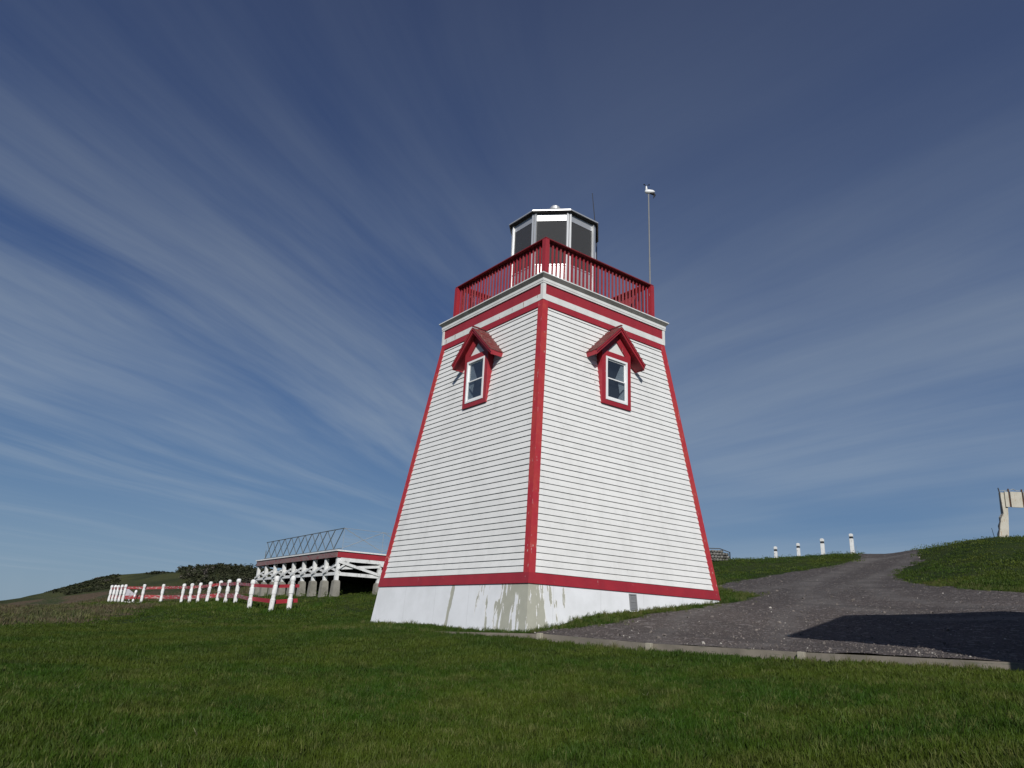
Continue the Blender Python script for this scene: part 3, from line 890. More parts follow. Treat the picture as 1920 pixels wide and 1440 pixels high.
# rusty nail stains on the shaded frieze board
m = MB()
rs = paint('rust_stain', (0.22, 0.10, 0.04), (0.12, 0.05, 0.02), rough=.9)
for (u, wd, h0, h1) in [(1.33, .018, 6.08, 6.20), (.92, .012, 6.12, 6.19), (-1.42, .02, 6.085, 6.20), (-1.83, .025, 6.08, 6.19), (.45, .014, 6.075, 6.11), (1.82, .012, 6.15, 6.21)]:
    m.hexa([P(u, FR-.0045, h0), P(u+wd*.6, FR-.0045, h0), P(u+wd*.6, FR-.0075, h0), P(u, FR-.0075, h0), P(u-wd*.2, FR-.0045, h1), P(u+wd, FR-.0045, h1), P(u+wd, FR-.0075, h1), P(u-wd*.2, FR-.0075, h1)])
part(m, 'rust_streak', rs)

# weather mast on the gallery corner
WX, WY = 1.70, 1.86
ws = empty('weather_mast', (WX, WY, 6.7), label='slim grey mast with white wind gauge rising from the right railing corner', cat='weather station')
def wp(mb, name, m, **kw): return mb.build(name, m, ws, org=(WX, WY, 6.7), **kw)
m = MB(); m.tube([(WX, WY, 6.7), (WX, WY, 8.6)], .022, 8); m.tube([(WX, WY, 8.55), (WX, WY, 10.52)], .018, 8); wp(m, 'mast_pole', M_GREY)
rv = Vector(_r)
c0 = Vector((WX, WY, 10.60))
m = MB(); m.tube([c0-rv*.10, c0-rv*.07, c0+rv*.02, c0+rv*.12, c0+rv*.17], [.02, .055, .062, .05, .02], 12); wp(m, 'gauge_body', M_VINYL, smooth=True)
m = MB(); m.tube([c0-rv*.055+Vector((0, 0, .03)), c0-rv*.055+Vector((0, 0, .17))], [.038, .015], 10); wp(m, 'gauge_neck', M_VINYL, smooth=True)
m = MB(); m.tube([c0+rv*.03+Vector((0, 0, -.03)), c0+rv*.13+Vector((0, 0, -.055)), c0+rv*.17+Vector((0, 0, -.10)), c0+rv*.13+Vector((0, 0, -.2))], [.03, .045, .03, .008], 8); wp(m, 'vane_tail', M_BLACK)
hub = c0-rv*.055+Vector((0, 0, .18))
for q in range(3):
    a = 2*math.pi*q/3+.4
    e = hub+Vector((math.cos(a)*.075, math.sin(a)*.075, .01))
    m = MB(); m.bar(hub, e, .008); m.tube([e-Vector((0, 0, .02)), e, e+Vector((0, 0, .02))], [.008, .024, .008], 8); wp(m, 'cup', M_BLACK)
an = empty('whip_antenna', (.30, 1.30, 6.7), label='thin black whip antenna standing behind the lantern roof', cat='antenna')
m = MB(); m.tube([(.30, 1.30, 6.7), (.33, 1.26, 9.4), (.20, 1.20, 10.98)], [.018, .014, .009], 6)
m.build('antenna_rod', M_BLACK, an, org=(.30, 1.30, 6.7))

# ------------------------------------------------------------------ timber edging
ELEN = 16.0
root = E0
eg = empty('timber_edging', (E0[0], E0[1], -1.0), label='low weathered timber edging between the mown lawn and the gravel', cat='edging')
def ez(s):
    p = E0+ED*s
    return float(T(p[0], p[1]))+STEP*float(sstep(0, 3.0, np.array(s)))+.018
stakes = [2.52, 4.60, 6.83, 9.3, 11.9, 14.4]
cuts = [-.1]+stakes+[ELEN]
for a, b in zip(cuts[:-1], cuts[1:]):
    k = max(2, int((b-a)/.5)); m = MB()
    for i in range(k):
        s0, s1 = a+(b-a)*i/k, a+(b-a)*(i+1)/k
        q = []
        for z_ in (-.22, 0):
            for (s_, t_) in ((s0, -.055), (s1, -.055), (s1, 0), (s0, 0)):
                p = E0+ED*s_+EN*t_; q.append((p[0], p[1], ez(a)+(ez(b)-ez(a))*(s_-a)/(b-a)+z_))
        m.hexa(q)
    # weld the run into one plank: keep only outer faces
    me_ = m.build('edging_plank', M_TIMBER, eg, org=(E0[0], E0[1], -1.0))
for s_ in stakes:
    p = E0+ED*s_-EN*.10; zt_ = ez(s_)+rng.uniform(.004, .02)
    m = MB(); h = .036
    e1 = ED*h*1.3; e2 = EN*h
    q = [(p-e1-e2), (p+e1-e2), (p+e1+e2), (p-e1+e2)]
    m.hexa([(a[0], a[1], zt_-.35) for a in q]+[(a[0]*1, a[1]*1, zt_-rng.uniform(0, .01)) for a in q])
    m.build('stake', M_STAKE, eg, org=(E0[0], E0[1], -1.0), bevel=.006)

# ------------------------------------------------------------------ deck
def gz(p): return float(L(p[0], p[1]))
K = at(633.5, 1030.5, 35.5); ZD = K[2]
FARC = at(482.6, 1053.9, 46.3)
e1 = (FARC-K)[:2]; LD_ = np.linalg.norm(e1); e1 /= LD_
e2 = np.array([e1[1], -e1[0]])
if e2@(CAM[:2]-K[:2]) > 0: e2 = -e2
DW = 7.2
KG = gz(K)
dk = empty('viewing_deck', (K[0], K[1], KG), label='raised white timber viewing deck with red fascia and lattice railing', cat='deck')
def DP(a, b, z): return (K[0]+e1[0]*a+e2[0]*b, K[1]+e1[1]*a+e2[1]*b, z)
def dbox(a0, a1, b0, b1, z0, z1): return MB().hexa([DP(a0, b0, z0), DP(a1, b0, z0), DP(a1, b1, z0), DP(a0, b1, z0), DP(a0, b0, z1), DP(a1, b0, z1), DP(a1, b1, z1), DP(a0, b1, z1)])
def dpart(mb, name, m, **kw): return mb.build(name, m, dk, org=(K[0], K[1], KG), **kw)
nbv = 8; bay = LD_/nbv
dpart(dbox(-.08, LD_+.08, -.08, DW+.08, ZD-.06, ZD), 'deck_floor', M_FENCE)
f1_ = dpart(dbox(0, LD_, -.03, .02, ZD-.33, ZD-.062), 'fascia_board', M_REDWORN2); tag(f1_, label='worn fascia with most of the red flaked off')
dpart(dbox(-.03, .02, .021, DW, ZD-.33, ZD-.062), 'fascia_board', M_RED)
dpart(dbox(LD_-.02, LD_+.03, .021, DW, ZD-.33, ZD-.062), 'fascia_board', M_REDWORN)
dpart(dbox(0.03, LD_-.03, DW-.04, DW+.01, ZD-.33, ZD-.062), 'fascia_board', M_REDWORN)
zbeam = CAM[2]+1.97
def zpost(a): return CAM[2]+1.66+(.12*a/LD_)
nsh = 3; bays = [2.9, 2.9, 1.3]
sh = [0, 2.1, 4.3, 6.6]
def postat(a, b, wd=.16, mt=M_FENCE):
    dpart(dbox(a-wd/2, a+wd/2, b-wd/2, b+wd/2, zpost(a), ZD-.335), 'post', mt)
    g = gz(DP(a, b, 0)); zt_ = zpost(a)-.002
    m = MB(); 
    def sq(h, z): return [DP(a-h, b-h, z), DP(a+h, b-h, z), DP(a+h, b+h, z), DP(a-h, b+h, z)]
    if zt_ > g-.15:
        m.hexa(sq(.185, min(g-.25, zt_-.4))+sq(.145, zt_-.06)); m.hexa(sq(.144, zt_-.059)+sq(.11, zt_))
        dpart(m, 'concrete_pier', M_CONC)
for i in range(nbv+1):
    for j, b_ in enumerate(sh):
        if i in (0,) or j == 0:
            postat(i*bay+(.10 if i == 0 else -.10 if i == nbv else 0), b_+.12)
for i in range(nbv):      # braces of the long front: X in each bay plus a slanting knee brace
    a0, a1 = i*bay, (i+1)*bay
    zt_, zl = ZD-.42, zbeam+.03
    for pth in (((a0, zt_-.28), (a1, zl)), ((a0, zl), (a1, zt_-.28))):
        off = -.02 if pth[0][1] > pth[1][1] else .24
        dpart(MB().bar(DP(pth[0][0], off, pth[0][1]), DP(pth[1][0], off, pth[1][1]), .04, .095), 'cross_brace', M_FENCE)
    dpart(MB().bar(DP(a0, .10, zt_-.45), DP(a0, .75, ZD-.38), .05, .075), 'knee_brace', M_FENCE)
    dpart(dbox(a0+.06, a0+bay-.06, .03, .09, zbeam-.09, zbeam+.05), 'bottom_rail', M_FENCE)
for j in range(3):
    b0, b1 = sh[j]+.12, sh[j+1]+.12
    for z0, z1, off in ((ZD-.52, zbeam+.04, -.025), (zbeam+.22, ZD-.60, .055)):
        dpart(MB().bar(DP(off, b0, z0), DP(off, b1, z1), .04, .12), 'cross_brace', M_FENCE)
dpart(dbox(.0, .07, .2, DW-.1, zbeam-.10, zbeam+.05), 'bottom_rail', M_FENCE)
dpart(dbox(-.02, .05, .2, DW-.1, ZD-.50, ZD-.335), 'top_beam', M_FENCE)
# near-black joists, and added dark sheets standing in for the shade below
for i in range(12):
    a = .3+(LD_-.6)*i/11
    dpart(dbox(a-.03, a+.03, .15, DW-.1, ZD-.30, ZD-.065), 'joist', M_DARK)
dpart(dbox(.35, LD_-.35, DW-.7, DW-.64, CAM[2]+1.0, ZD-.34), 'shade_backing', M_DARK)
dpart(dbox(LD_-.42, LD_-.36, 1.5, DW-.7, CAM[2]+1.0, ZD-.34), 'shade_backing', M_DARK)
# railing
zr0, zr1 = ZD+.10, ZD+1.02
ni = 11; ra0, ra1 = .25, LD_-.35; stp = (ra1-ra0)/ni; rb = .28
dpart(MB().tube([DP(ra0-.1, rb, zr1), DP(ra1, rb, zr1)], .022, 6), 'top_tube', M_STEEL)
dpart(MB().tube([DP(ra0, rb, zr0), DP(ra1+.15, rb, zr0)], .016, 6), 'bottom_tube', M_STEEL)
for i in range(ni):
    a = ra0+i*stp
    dpart(MB().tube([DP(a+stp*.95, rb, zr0), DP(a-.02, rb, zr1)], .025, 6), 'lattice_bar', M_STEEL)
    dpart(MB().tube([DP(a+stp, rb, zr0), DP(a+stp, rb+.0, zr1)], .004, 4), 'wire', M_WIRE)
    dpart(MB().tube([DP(a+stp*.97, rb+.02, zr0), DP(a+stp*1.95 if i < ni-1 else ra1, rb+.02, zr1 if i < ni-1 else (zr0+zr1)/2)], .022, 6), 'lattice_bar', M_STEEL)
rs_ = [.28, 2.3, 4.4, 6.5]
dpart(MB().tube([DP(ra0-.1, .28, zr1), DP(ra0-.1, 6.6, zr1)], .010, 6), 'top_tube', M_WIRE)
for j in range(3):
    b0, b1 = rs_[j], rs_[j+1]
    dpart(MB().tube([DP(ra0-.1, b0, zr1), DP(ra0-.1, b1, zr0)], .015, 5), 'lattice_bar', M_WIRE)
    dpart(MB().tube([DP(ra0-.1, b0, zr0), DP(ra0-.1, b1, zr1)], .013, 5), 'lattice_bar', M_WIRE)
    dpart(MB().tube([DP(ra0-.1, b0, zr0-.1), DP(ra0-.1, b0, zr1)], .009, 5), 'rail_post', M_WIRE)
    for h in range(5):
        dpart(MB().tube([DP(ra0-.1, b0, zr0+.12+h*.16), DP(ra0-.1, b1, zr0+.12+h*.16)], .003, 4), 'wire', M_WIRE)
# small bits stacked under the deck
p = DP(.9, 1.3, 0)

# ------------------------------------------------------------------ left fence
FP = [(541, 1146.7, 60.5), (506.8, 1149, 61), (467, 1141, 50), (440, 1135.8, 43), (421.5, 1133.8, 40), (406, 1131.8, 36.5), (386.8, 1132, 36), (369.5, 1132.4, 34.6),
      (354, 1133, 34), (338.8, 1132, 32.8), (300.5, 1131, 31), (264, 1131, 30.8), (228.5, 1130.5, 30.2), (221.5, 1130.5, 29.6), (215, 1130.5, 29), (208.5, 1131, 28.4), (202.5, 1131, 28)]
HP = 1.2
fpos = []
for (a, b, h) in FP:
    dist = (HP if h < 52 else 1.38)*1383.2/h
    q = at(a, b, dist); fpos.append(np.array([q[0], q[1], gz(q)]))
fo = fpos[0]
fn = empty('picket_fence', tuple(fo), label='old white post fence with two red rails crossing the left lawn edge', cat='fence')
def fpart(mb, name, m, **kw): return mb.build(name, m, fn, org=tuple(fo), **kw)
lean_dir = np.array(_r)
for i, q in enumerate(fpos):
    lean = lean_dir*(.045+rng.uniform(-.03, .03)) + np.array([rng.uniform(-.02, .02), 0, 0])
    m = MB(); wd = .104 if i < 12 else .098
    nxt = fpos[min(i+1, len(fpos)-1)]-fpos[max(i-1, 0)]; d_ = nxt[:2]/np.linalg.norm(nxt[:2]); n_ = np.array([-d_[1], d_[0]])
    d_, n_ = _r[:2]/np.linalg.norm(_r[:2]), _f[:2]/np.linalg.norm(_f[:2])
    lev = [(-.3, 1), (.10, 1.0), (.13, .92), (.42, .95), (.45, .78), (.58, .78), (.61, .97), (.86, .95), (.89, .76), (1.0, .76), (1.03, 1.0), (1.08, 1.05), (1.14, 1.0), (1.185, .7), (1.20, .35)]
    loops = []
    for (hh, s) in lev:
        j = s*wd*(1+rng.uniform(-.07, .07)); c = q+lean*hh+np.array([0, 0, hh+rng.uniform(-.0, .0)])
        c = c+np.array([0, 0, (0.18*max(0, hh)/1.2 if i < 2 else 0)]); loops.append([(c[0]+d_[0]*sx*j+n_[0]*sy*j*.8, c[1]+d_[1]*sx*j+n_[1]*sy*j*.8, c[2]) for sx, sy in ((-.9, -.5), (-.5, -.9), (.5, -.9), (.9, -.5), (.9, .5), (.5, .9), (-.5, .9), (-.9, .5))])
    vs = [p for l in loops for p in l]; fs = [tuple(range(8))[::-1], tuple(range(len(vs)-8, len(vs)))]
    for r in range(len(loops)-1):
        for c in range(8):
            fs.append((r*8+c, r*8+(c+1) % 8, (r+1)*8+(c+1) % 8, (r+1)*8+c))
    m.add(vs, fs)
    fpart(m, 'fence_post', M_FENCE)
off = np.array([_f[0], _f[1], 0])*.09
def rail(a, b, ha, hb, mt, wd=.17):
    fpart(MB().bar(tuple(a+off+np.array([0, 0, ha])), tuple(b+off+np.array([0, 0, hb])), .04, wd), 'fence_rail', mt)
order = list(range(len(fpos)))
for i in range(len(fpos)-1):
    a, b = fpos[i], fpos[i+1]
    if i == 0:
        a = a+(a-b)/np.linalg.norm(a-b)*.28
    mt = M_REDWORN if i > 1 else M_RED
    rail(a, b, .98, .98+rng.uniform(-.03, .03), mt, .15 if i > 2 else .125)
    rail(a, b, .42, .42+rng.uniform(-.03, .03), mt, .21 if i > 2 else .15)
# white and red low boards lying along the foot of the middle bay
fpart(MB().bar(tuple(fpos[12]+off*2+np.array([0, 0, .10])), tuple(fpos[11]+off*2+np.array([0, 0, .06])), .04, .12), 'kick_board', M_FENCE)
fpart(MB().bar(tuple(fpos[11]+off*2+np.array([0, 0, .07])), tuple(fpos[9]+off*2+np.array([0, 0, .03])), .04, .10), 'kick_board', M_REDWORN)
# short beaded marker post
q = at(247.5, 1131, 54); q[2] = gz(q)
bp_ = empty('marker_post', tuple(q), label='short white beaded post with red bands at the far fence bay', cat='post')
pts = [(0, .10), (.08, .10), (.12, .05), (.17, .10), (.26, .11), (.31, .05), (.42, .05), (.47, .09), (.54, .09), (.58, .04), (.66, .11), (.74, .14), (.82, .11), (.86, .02)]
m = MB(); m.tube([(q[0]+lean_dir[0]*h*.15, q[1]+lean_dir[1]*h*.15, q[2]+h) for h, r in pts], [r*.62 for h, r in pts], 10)
m.build('turned_shaft', M_VINYL, bp_, org=tuple(q), smooth=True)
m = MB(); m.tube([(q[0]+lean_dir[0]*.05, q[1]+lean_dir[1]*.05, q[2]+.32), (q[0]+lean_dir[0]*.062, q[1]+lean_dir[1]*.062, q[2]+.41)], .04, 10); m.build('red_band', M_RED, bp_, org=tuple(q))
# pale gable-shaped board far behind the fence bay
q = at(240, 1131, 60); q[2] = gz(q)
m = MB(); rr_ = np.array(_r)
pl = [(-.45, .35), (.55, .35), (.42, .5), (-.42, 1.02)]
m.prism(pl, lambda a, h, d_: tuple(q+rr_*a+np.array([_f[0], _f[1], 0])*d_+np.array([0, 0, h])), 0, .05)
m.box(q[0]-.04, q[0]+.04, q[1]-.04, q[1]+.04, q[2]-.2, q[2]+.6)
o = m.build('sloping_board', paint('pale_grey_board', (.42, .41, .45), rough=.7)); tag(o, 'pale grey sloping board behind the leftmost fence bay', 'board')

# ------------------------------------------------------------------ crest posts
def cpost(a, b, ht, dist, label):
    q = at(a, b, dist); g = gz(q)
    top = q[2]+ht
    o = empty('marker_bollard', (q[0], q[1], g), label=label, cat='post', group='white posts on the crest left of the road')
    org = (q[0], q[1], g)
    wd = .068 if ht < .9 else .078
    def pb(mb, name, mt): mb.build(name, mt, o, org=org, bevel=.01)
    d_, n_ = ED, EN
    def sq(h, z): return [(q[0]+d_[0]*sx*h+n_[0]*sy*h, q[1]+d_[1]*sx*h+n_[1]*sy*h, z) for sx, sy in ((-1, -1), (1, -1), (1, 1), (-1, 1))]
    pb(MB().hexa(sq(wd, min(g, q[2])-.4)+sq(wd, top-.24)), 'shaft', M_FENCE)
    pb(MB().hexa(sq(wd*.93, top-.239)+sq(wd*.93, top-.15)), 'black_band', M_BLACK)
    pb(MB().hexa(sq(wd*1.02, top-.149)+sq(wd*1.02, top-.03)), 'cap', M_FENCE)
    pb(MB().hexa(sq(wd*1.0, top-.029)+sq(wd*.5, top)), 'cap_top', M_FENCE)
cpost(1455.5, 1052, .72, 40, 'shortest white post, nearest the lighthouse on the crest')
cpost(1498.5, 1051, .84, 39.5, 'second white post from the lighthouse along the crest')
cpost(1544, 1045, .90, 39.5, 'third white post from the lighthouse along the crest')
cpost(1599, 1039, .97, 39.5, 'tallest white post, closest to the gravel road on the crest')

# stone-filled crib behind the right edge of the tower
q = at(1350, 1056, 35); q[2] = gz(q)
cr = empty('stone_crib', tuple(q), label='low timber crib filled with grey stones behind the right tower corner', cat='stone crib')
rr = np.array([_r[0], _r[1], 0]); ff = np.array([_f[0], _f[1], 0]); ff /= np.linalg.norm(ff)
def CP(a, b, h): p_ = q+rr*a+ff*b; return (p_[0], p_[1], q[2]+h)
def ctop(a): return .62+.06*math.sin(a*2)-.28*max(0, a-.0)/.5*(a > 0)+(.0)
H_ = lambda a: .54 if a < .02 else .54-.36*(a-.02)
for row in range(5):
    h = .07+row*.125
    for c in range(9):
        a = -.62+c*.135+(row % 2)*.06
        if h > H_(a)-.06 or a > .40: continue
        for dpt in (0, .45):
            pts_ = []
            r0 = rng.uniform(.052, .075)
            m = MB(); cc = CP(a, .08+dpt+rng.uniform(-.02, .02), h)
            m.tube([(cc[0]-rr[0]*r0, cc[1]-rr[1]*r0, cc[2]), (cc[0]-rr[0]*r0*.6, cc[1]-rr[1]*r0*.6, cc[2]), (cc[0]+rr[0]*r0*.55, cc[1]+rr[1]*r0*.55, cc[2]+.01), (cc[0]+rr[0]*r0, cc[1]+rr[1]*r0, cc[2])], [r0*.3, r0*.9, r0*.85, r0*.3], 6)
            m.build('stone', M_STONE, cr, org=tuple(q))
m = MB(); m.hexa([CP(-.7, .14, -.3), CP(.42, .14, -.3), CP(.42, .46, -.3), CP(-.7, .46, -.3), CP(-.7, .12, .52), CP(.44, .12, .38), CP(.44, .46, .38), CP(-.7, .46, .52)])
m.build('rubble_core', M_DARK, cr, org=tuple(q))
for (a0, h0, a1, h1) in ((-.72, .55, .02, .56), (.02, .56, .47, .41), (.46, -.3, .46, .42), (-.72, -.3, -.72, .55)):
    m = MB(); m.bar(CP(a0, -.0, h0), CP(a1, -.0, h1), .035, .035); m.build('crib_pole', M_BLACK, cr, org=tuple(q))

# weathered board frame on the right mound
q = at(1883, 1010, 36); q[2] = gz(q)
sg = empty('board_frame', tuple(q), label='weathered cream board frame standing on the right grassy mound', cat='sign frame')
s_m = 36/1383.2
def SP(pxx, pyy, b=0):
    a = (pxx-1883)*s_m; h = (1009.5-pyy)*s_m
    p_ = q+rr*(a+h*.125)+ff*b; return (p_[0], p_[1], q[2]+h)
def spoly(pl, b0, b1, name, mt):
    m = MB(); m.prism(pl, lambda a, h, d_: SP(a, h, d_), b0, b1); return m.build(name, mt, sg, org=tuple(q))
spoly([(1876, 1016), (1890.5, 1016), (1891, 970), (1890, 936), (1879.5, 936), (1882, 969), (1878.5, 975), (1879, 982), (1876.5, 988), (1877.5, 994), (1874.8, 1001)], 0, .12, 'post', M_CREAM)
xs = 1884
for wpx in (6.2, 18.5, 9, 14, 12, 15):
    spoly([(xs+.6, 935+rng.uniform(-.6, .6)), (xs+wpx, 935+rng.uniform(-.6, .6)), (xs+wpx+2.2, 959), (xs+2.6, 959)], -.06, -.01, 'board', M_CREAM)
    m = MB(); m.bar(SP(xs+wpx+.8, 930, -.03), SP(xs+wpx+3.4, 958.5, -.03), .05, .045); m.build('rusty_strap', paint('rusty_iron', (.05, .03, .02), (.14, .06, .025), rough=.8), sg, org=tuple(q))
    xs += wpx+2.6
spoly([(1960, 1016), (1972, 1016), (1970, 936), (1960, 936)], 0, .12, 'post', M_CREAM)
m = MB(); m.tube([SP(1876, 929, .0), SP(1878, 936, 0), SP(1882.5, 969, .0), SP(1878, 978, 0), SP(1876.5, 988, 0), SP(1874, 1012, 0)], .022, 6); m.build('corner_strip', M_BLACK, sg, org=tuple(q))
m = MB(); m.tube([SP(1877, 934.0, .02), SP(1896, 931.5, .02), SP(1900, 929.5, .02), SP(1905, 932, .02), SP(1962, 934, .02)], .014, 6); m.build('top_wire', M_WIRE, sg, org=tuple(q))
q2_ = at(1866, 1011, 37); q2_[2] = gz(q2_)
o = MB().tube([tuple(q2_+np.array([0, 0, -.1])), tuple(q2_+np.array([0, 0, .3])-rr*.03), tuple(q2_+np.array([0, 0, .62])-rr*.08)], [.014, .012, .008], 6).build('dry_stalk', M_GREY)
tag(o, 'thin bare stalk just left of the cream board frame', 'stalk')
q2_ = at(1604, 1044, 39.6); q2_[2] = gz(q2_)
m = MB()
for k in range(7):
    a = rng.uniform(-.12, .12); m.tube([tuple(q2_), tuple(q2_+rr*a+np.array([0, 0, rng.uniform(.2, .55)]))], [.008, .004], 4)
tag(m.build('dead_weed', M_TIMBER), 'dead dry weed beside the tallest crest post', 'weed')

# ------------------------------------------------------------------ building to the right of the camera, its shadow lies on the gravel
SB = [hit(1470, 1195), hit(1597, 1155), hit(1900, 1149)]
def up_sun(p, h):
    k = h/SUN[2]; return p+SUN[:2]*k
fx = _f[:2]/np.linalg.norm(_f[:2]); rx = _r[:2]
AXL = -.87*fx+.495*rx            # along the ridge, away from the road
AXW = .495*fx+.87*rx             # across the gable
gA = float(G(*SB[0])); EAVE = gA+3.9
F_ = up_sun(SB[0], 3.9)
BW, BL, RZ = 5.0, 2.1, EAVE+1.36
gb = float(T(F_[0], F_[1]))-.3
hs = empty('gabled_building', (F_[0], F_[1], gb), label='plain white gabled building with grey roof beside the gravel lot', cat='building')
def HP_(l, w_, z_): p_ = F_+AXL*l+AXW*w_; return (p_[0], p_[1], z_)
def hp(mb, name, m): return mb.build(name, m, hs, org=(F_[0], F_[1], gb))
OV = 1.2
gl = [(OV, gb-1.5), (BW-OV, gb-1.5), (BW-OV, EAVE+.5), (BW/2, RZ-.16), (OV, EAVE+.5)]
for l0, l1 in ((.25, .37), (BL-.37, BL-.25)):
    hp(MB().prism(gl, lambda a, z_, l: HP_(l, a, z_), l0, l1), 'gable_wall', M_WHITE)
for w0 in (OV, BW-OV-.12):
    hp(MB().hexa([HP_(.371, w0, gb-1.5), HP_(BL-.371, w0, gb-1.5), HP_(BL-.371, w0+.12, gb-1.5), HP_(.371, w0+.12, gb-1.5), HP_(.371, w0, EAVE+.48), HP_(BL-.371, w0, EAVE+.48), HP_(BL-.371, w0+.12, EAVE+.48), HP_(.371, w0+.12, EAVE+.48)]), 'wall', M_WHITE)
for w0, w1 in ((0, BW/2), (BW, BW/2)):
    for th0, th1, nm, mt in ((0, .08, 'roof_slope', M_GREY),):
        hp(MB().hexa([HP_(0, w0, EAVE-.08), HP_(BL, w0, EAVE-.08), HP_(BL, w1, RZ-.08), HP_(0, w1, RZ-.08), HP_(0, w0, EAVE), HP_(BL, w0, EAVE), HP_(BL, w1, RZ), HP_(0, w1, RZ)]), nm, mt)
for l in (.45,):
    hp(MB().hexa([HP_(l, OV-.03, EAVE-2.1), HP_(l+.9, OV-.03, EAVE-2.1), HP_(l+.9, OV-.001, EAVE-2.1), HP_(l, OV-.001, EAVE-2.1), HP_(l, OV-.03, EAVE-.9), HP_(l+.9, OV-.03, EAVE-.9), HP_(l+.9, OV-.001, EAVE-.9), HP_(l, OV-.001, EAVE-.9)]), 'window_frame', M_VINYL)
    hp(MB().hexa([HP_(l+.08, OV-.036, EAVE-2.02), HP_(l+.82, OV-.036, EAVE-2.02), HP_(l+.82, OV-.031, EAVE-2.02), HP_(l+.08, OV-.031, EAVE-2.02), HP_(l+.08, OV-.036, EAVE-.98), HP_(l+.82, OV-.036, EAVE-.98), HP_(l+.82, OV-.031, EAVE-.98), HP_(l+.08, OV-.031, EAVE-.98)]), 'pane', M_BLACK)
# ------------------------------------------------------------------ grass
def tuft(name, nbl, rad, hmin, hmax, wd, m, seed, dry=False):
    r = random.Random(seed); vs = []; fs = []
    for i in range(nbl):
        a = r.uniform(0, 2*math.pi); q = rad*math.sqrt(r.random())
        x0, y0 = q*math.cos(a), q*math.sin(a)
        h = r.uniform(hmin, hmax); ln = h*r.uniform(.15, .7); b = r.uniform(0, 2*math.pi); c = r.uniform(0, math.pi)
        dx, dy = math.cos(b)*ln, math.sin(b)*ln; wx, wy = math.cos(c)*wd/2, math.sin(c)*wd/2
        k = len(vs)
        vs += [(x0-wx, y0-wy, -.01), (x0+wx, y0+wy, -.01), (x0+dx*.35-wx*.8, y0+dy*.35-wy*.8, h*.6), (x0+dx*.35+wx*.8, y0+dy*.35+wy*.8, h*.6), (x0+dx, y0+dy, h)]
        fs += [(k, k+1, k+3, k+2), (k+2, k+3, k+4)]
    me = bpy.data.meshes.new(name); me.from_pydata(vs, [], fs); me.materials.append(m)
    return bpy.data.objects.new(name, me)
def mk_blade(name, ca, cb, cc, straw=.6):
    m, n, b, o = mat(name)
    r = n.rnd()
    v = n.new('ShaderNodeNewGeometry').outputs['Position']
    big = n.noise(v, .45, 4, .6)
    mid = n.noise(v, 2.5, 3, .6)
    c = n.mix(n.ramp(big, .38, .62), ca, cb)
    c = n.mix(n.ramp(mid, .45, .72, 0, .6), c, cc)
    c = n.mix(n.ramp(n.noise(n.mapping(v, loc=(5, 9, 2)), 1.1, 4, .65), .50, .72, 0, .65), c, tuple(k*.55 for k in ca))
    c = n.mix(n.math('MULTIPLY', n.ramp(r, .70, 1.0), straw), c, (0.13, 0.135, 0.045))
    hv = n.new('ShaderNodeMixRGB') if False else None
    n.put(b.inputs['Base Color'], c)
    b.inputs['Roughness'].default_value = .55
    b.inputs['Specular IOR Level'].default_value = .12
    return m
M_BL = mk_blade('grass_blade', (0.025, 0.062, 0.005), (0.054, 0.080, 0.009), (0.038, 0.048, 0.010))
M_BLR = mk_blade('rough_grass_blade', (0.075, 0.095, 0.028), (0.11, 0.105, 0.04), (0.05, 0.062, 0.02))
M_BLF = mk_blade('far_grass_blade', (0.025, 0.054, 0.005), (0.050, 0.072, 0.009), (0.034, 0.042, 0.010), 0.15)
M_HEATH = mk_blade('heath_blade', (0.085, 0.066, 0.040), (0.050, 0.066, 0.022), (0.14, 0.105, 0.08))
M_DRY = mk_blade('dry_blade', (0.40, 0.38, 0.26), (0.34, 0.31, 0.2), (0.45, 0.44, 0.34))
def coll(name, objs):
    c = bpy.data.collections.new(name)
    for o in objs: c.objects.link(o)
    return c
C_SHORT = coll('short_tufts', [tuft('turf_tuft', 46, .075, .018, .055, .0040, M_BL, s) for s in range(4)]+[tuft('turf_tuft', 30, .08, .02, .075, .0042, M_BL, 9)])
C_MID = coll('mid_tufts', [tuft('turf_tuft', 60, .15, .015, .045, .0065, M_BLF, 20+s) for s in range(4)])
C_FAR = coll('far_tufts', [tuft('turf_tuft', 70, .34, .012, .036, .016, M_BLF, 40+s) for s in range(3)])
C_ROUGH = coll('rough_tufts', [tuft('rough_tuft', 26, .06, .05, .16, .006, M_BLR, 60+s) for s in range(4)])
C_WEED = coll('weed_tufts', [tuft('weed_tuft', 9, .05, .02, .045, .022, M_BL, 160+s) for s in range(3)])
C_DRY = coll('dry_tufts', [tuft('dry_tuft', 2, .04, .035, .07, .0028, M_DRY, 80+s) for s in range(3)])
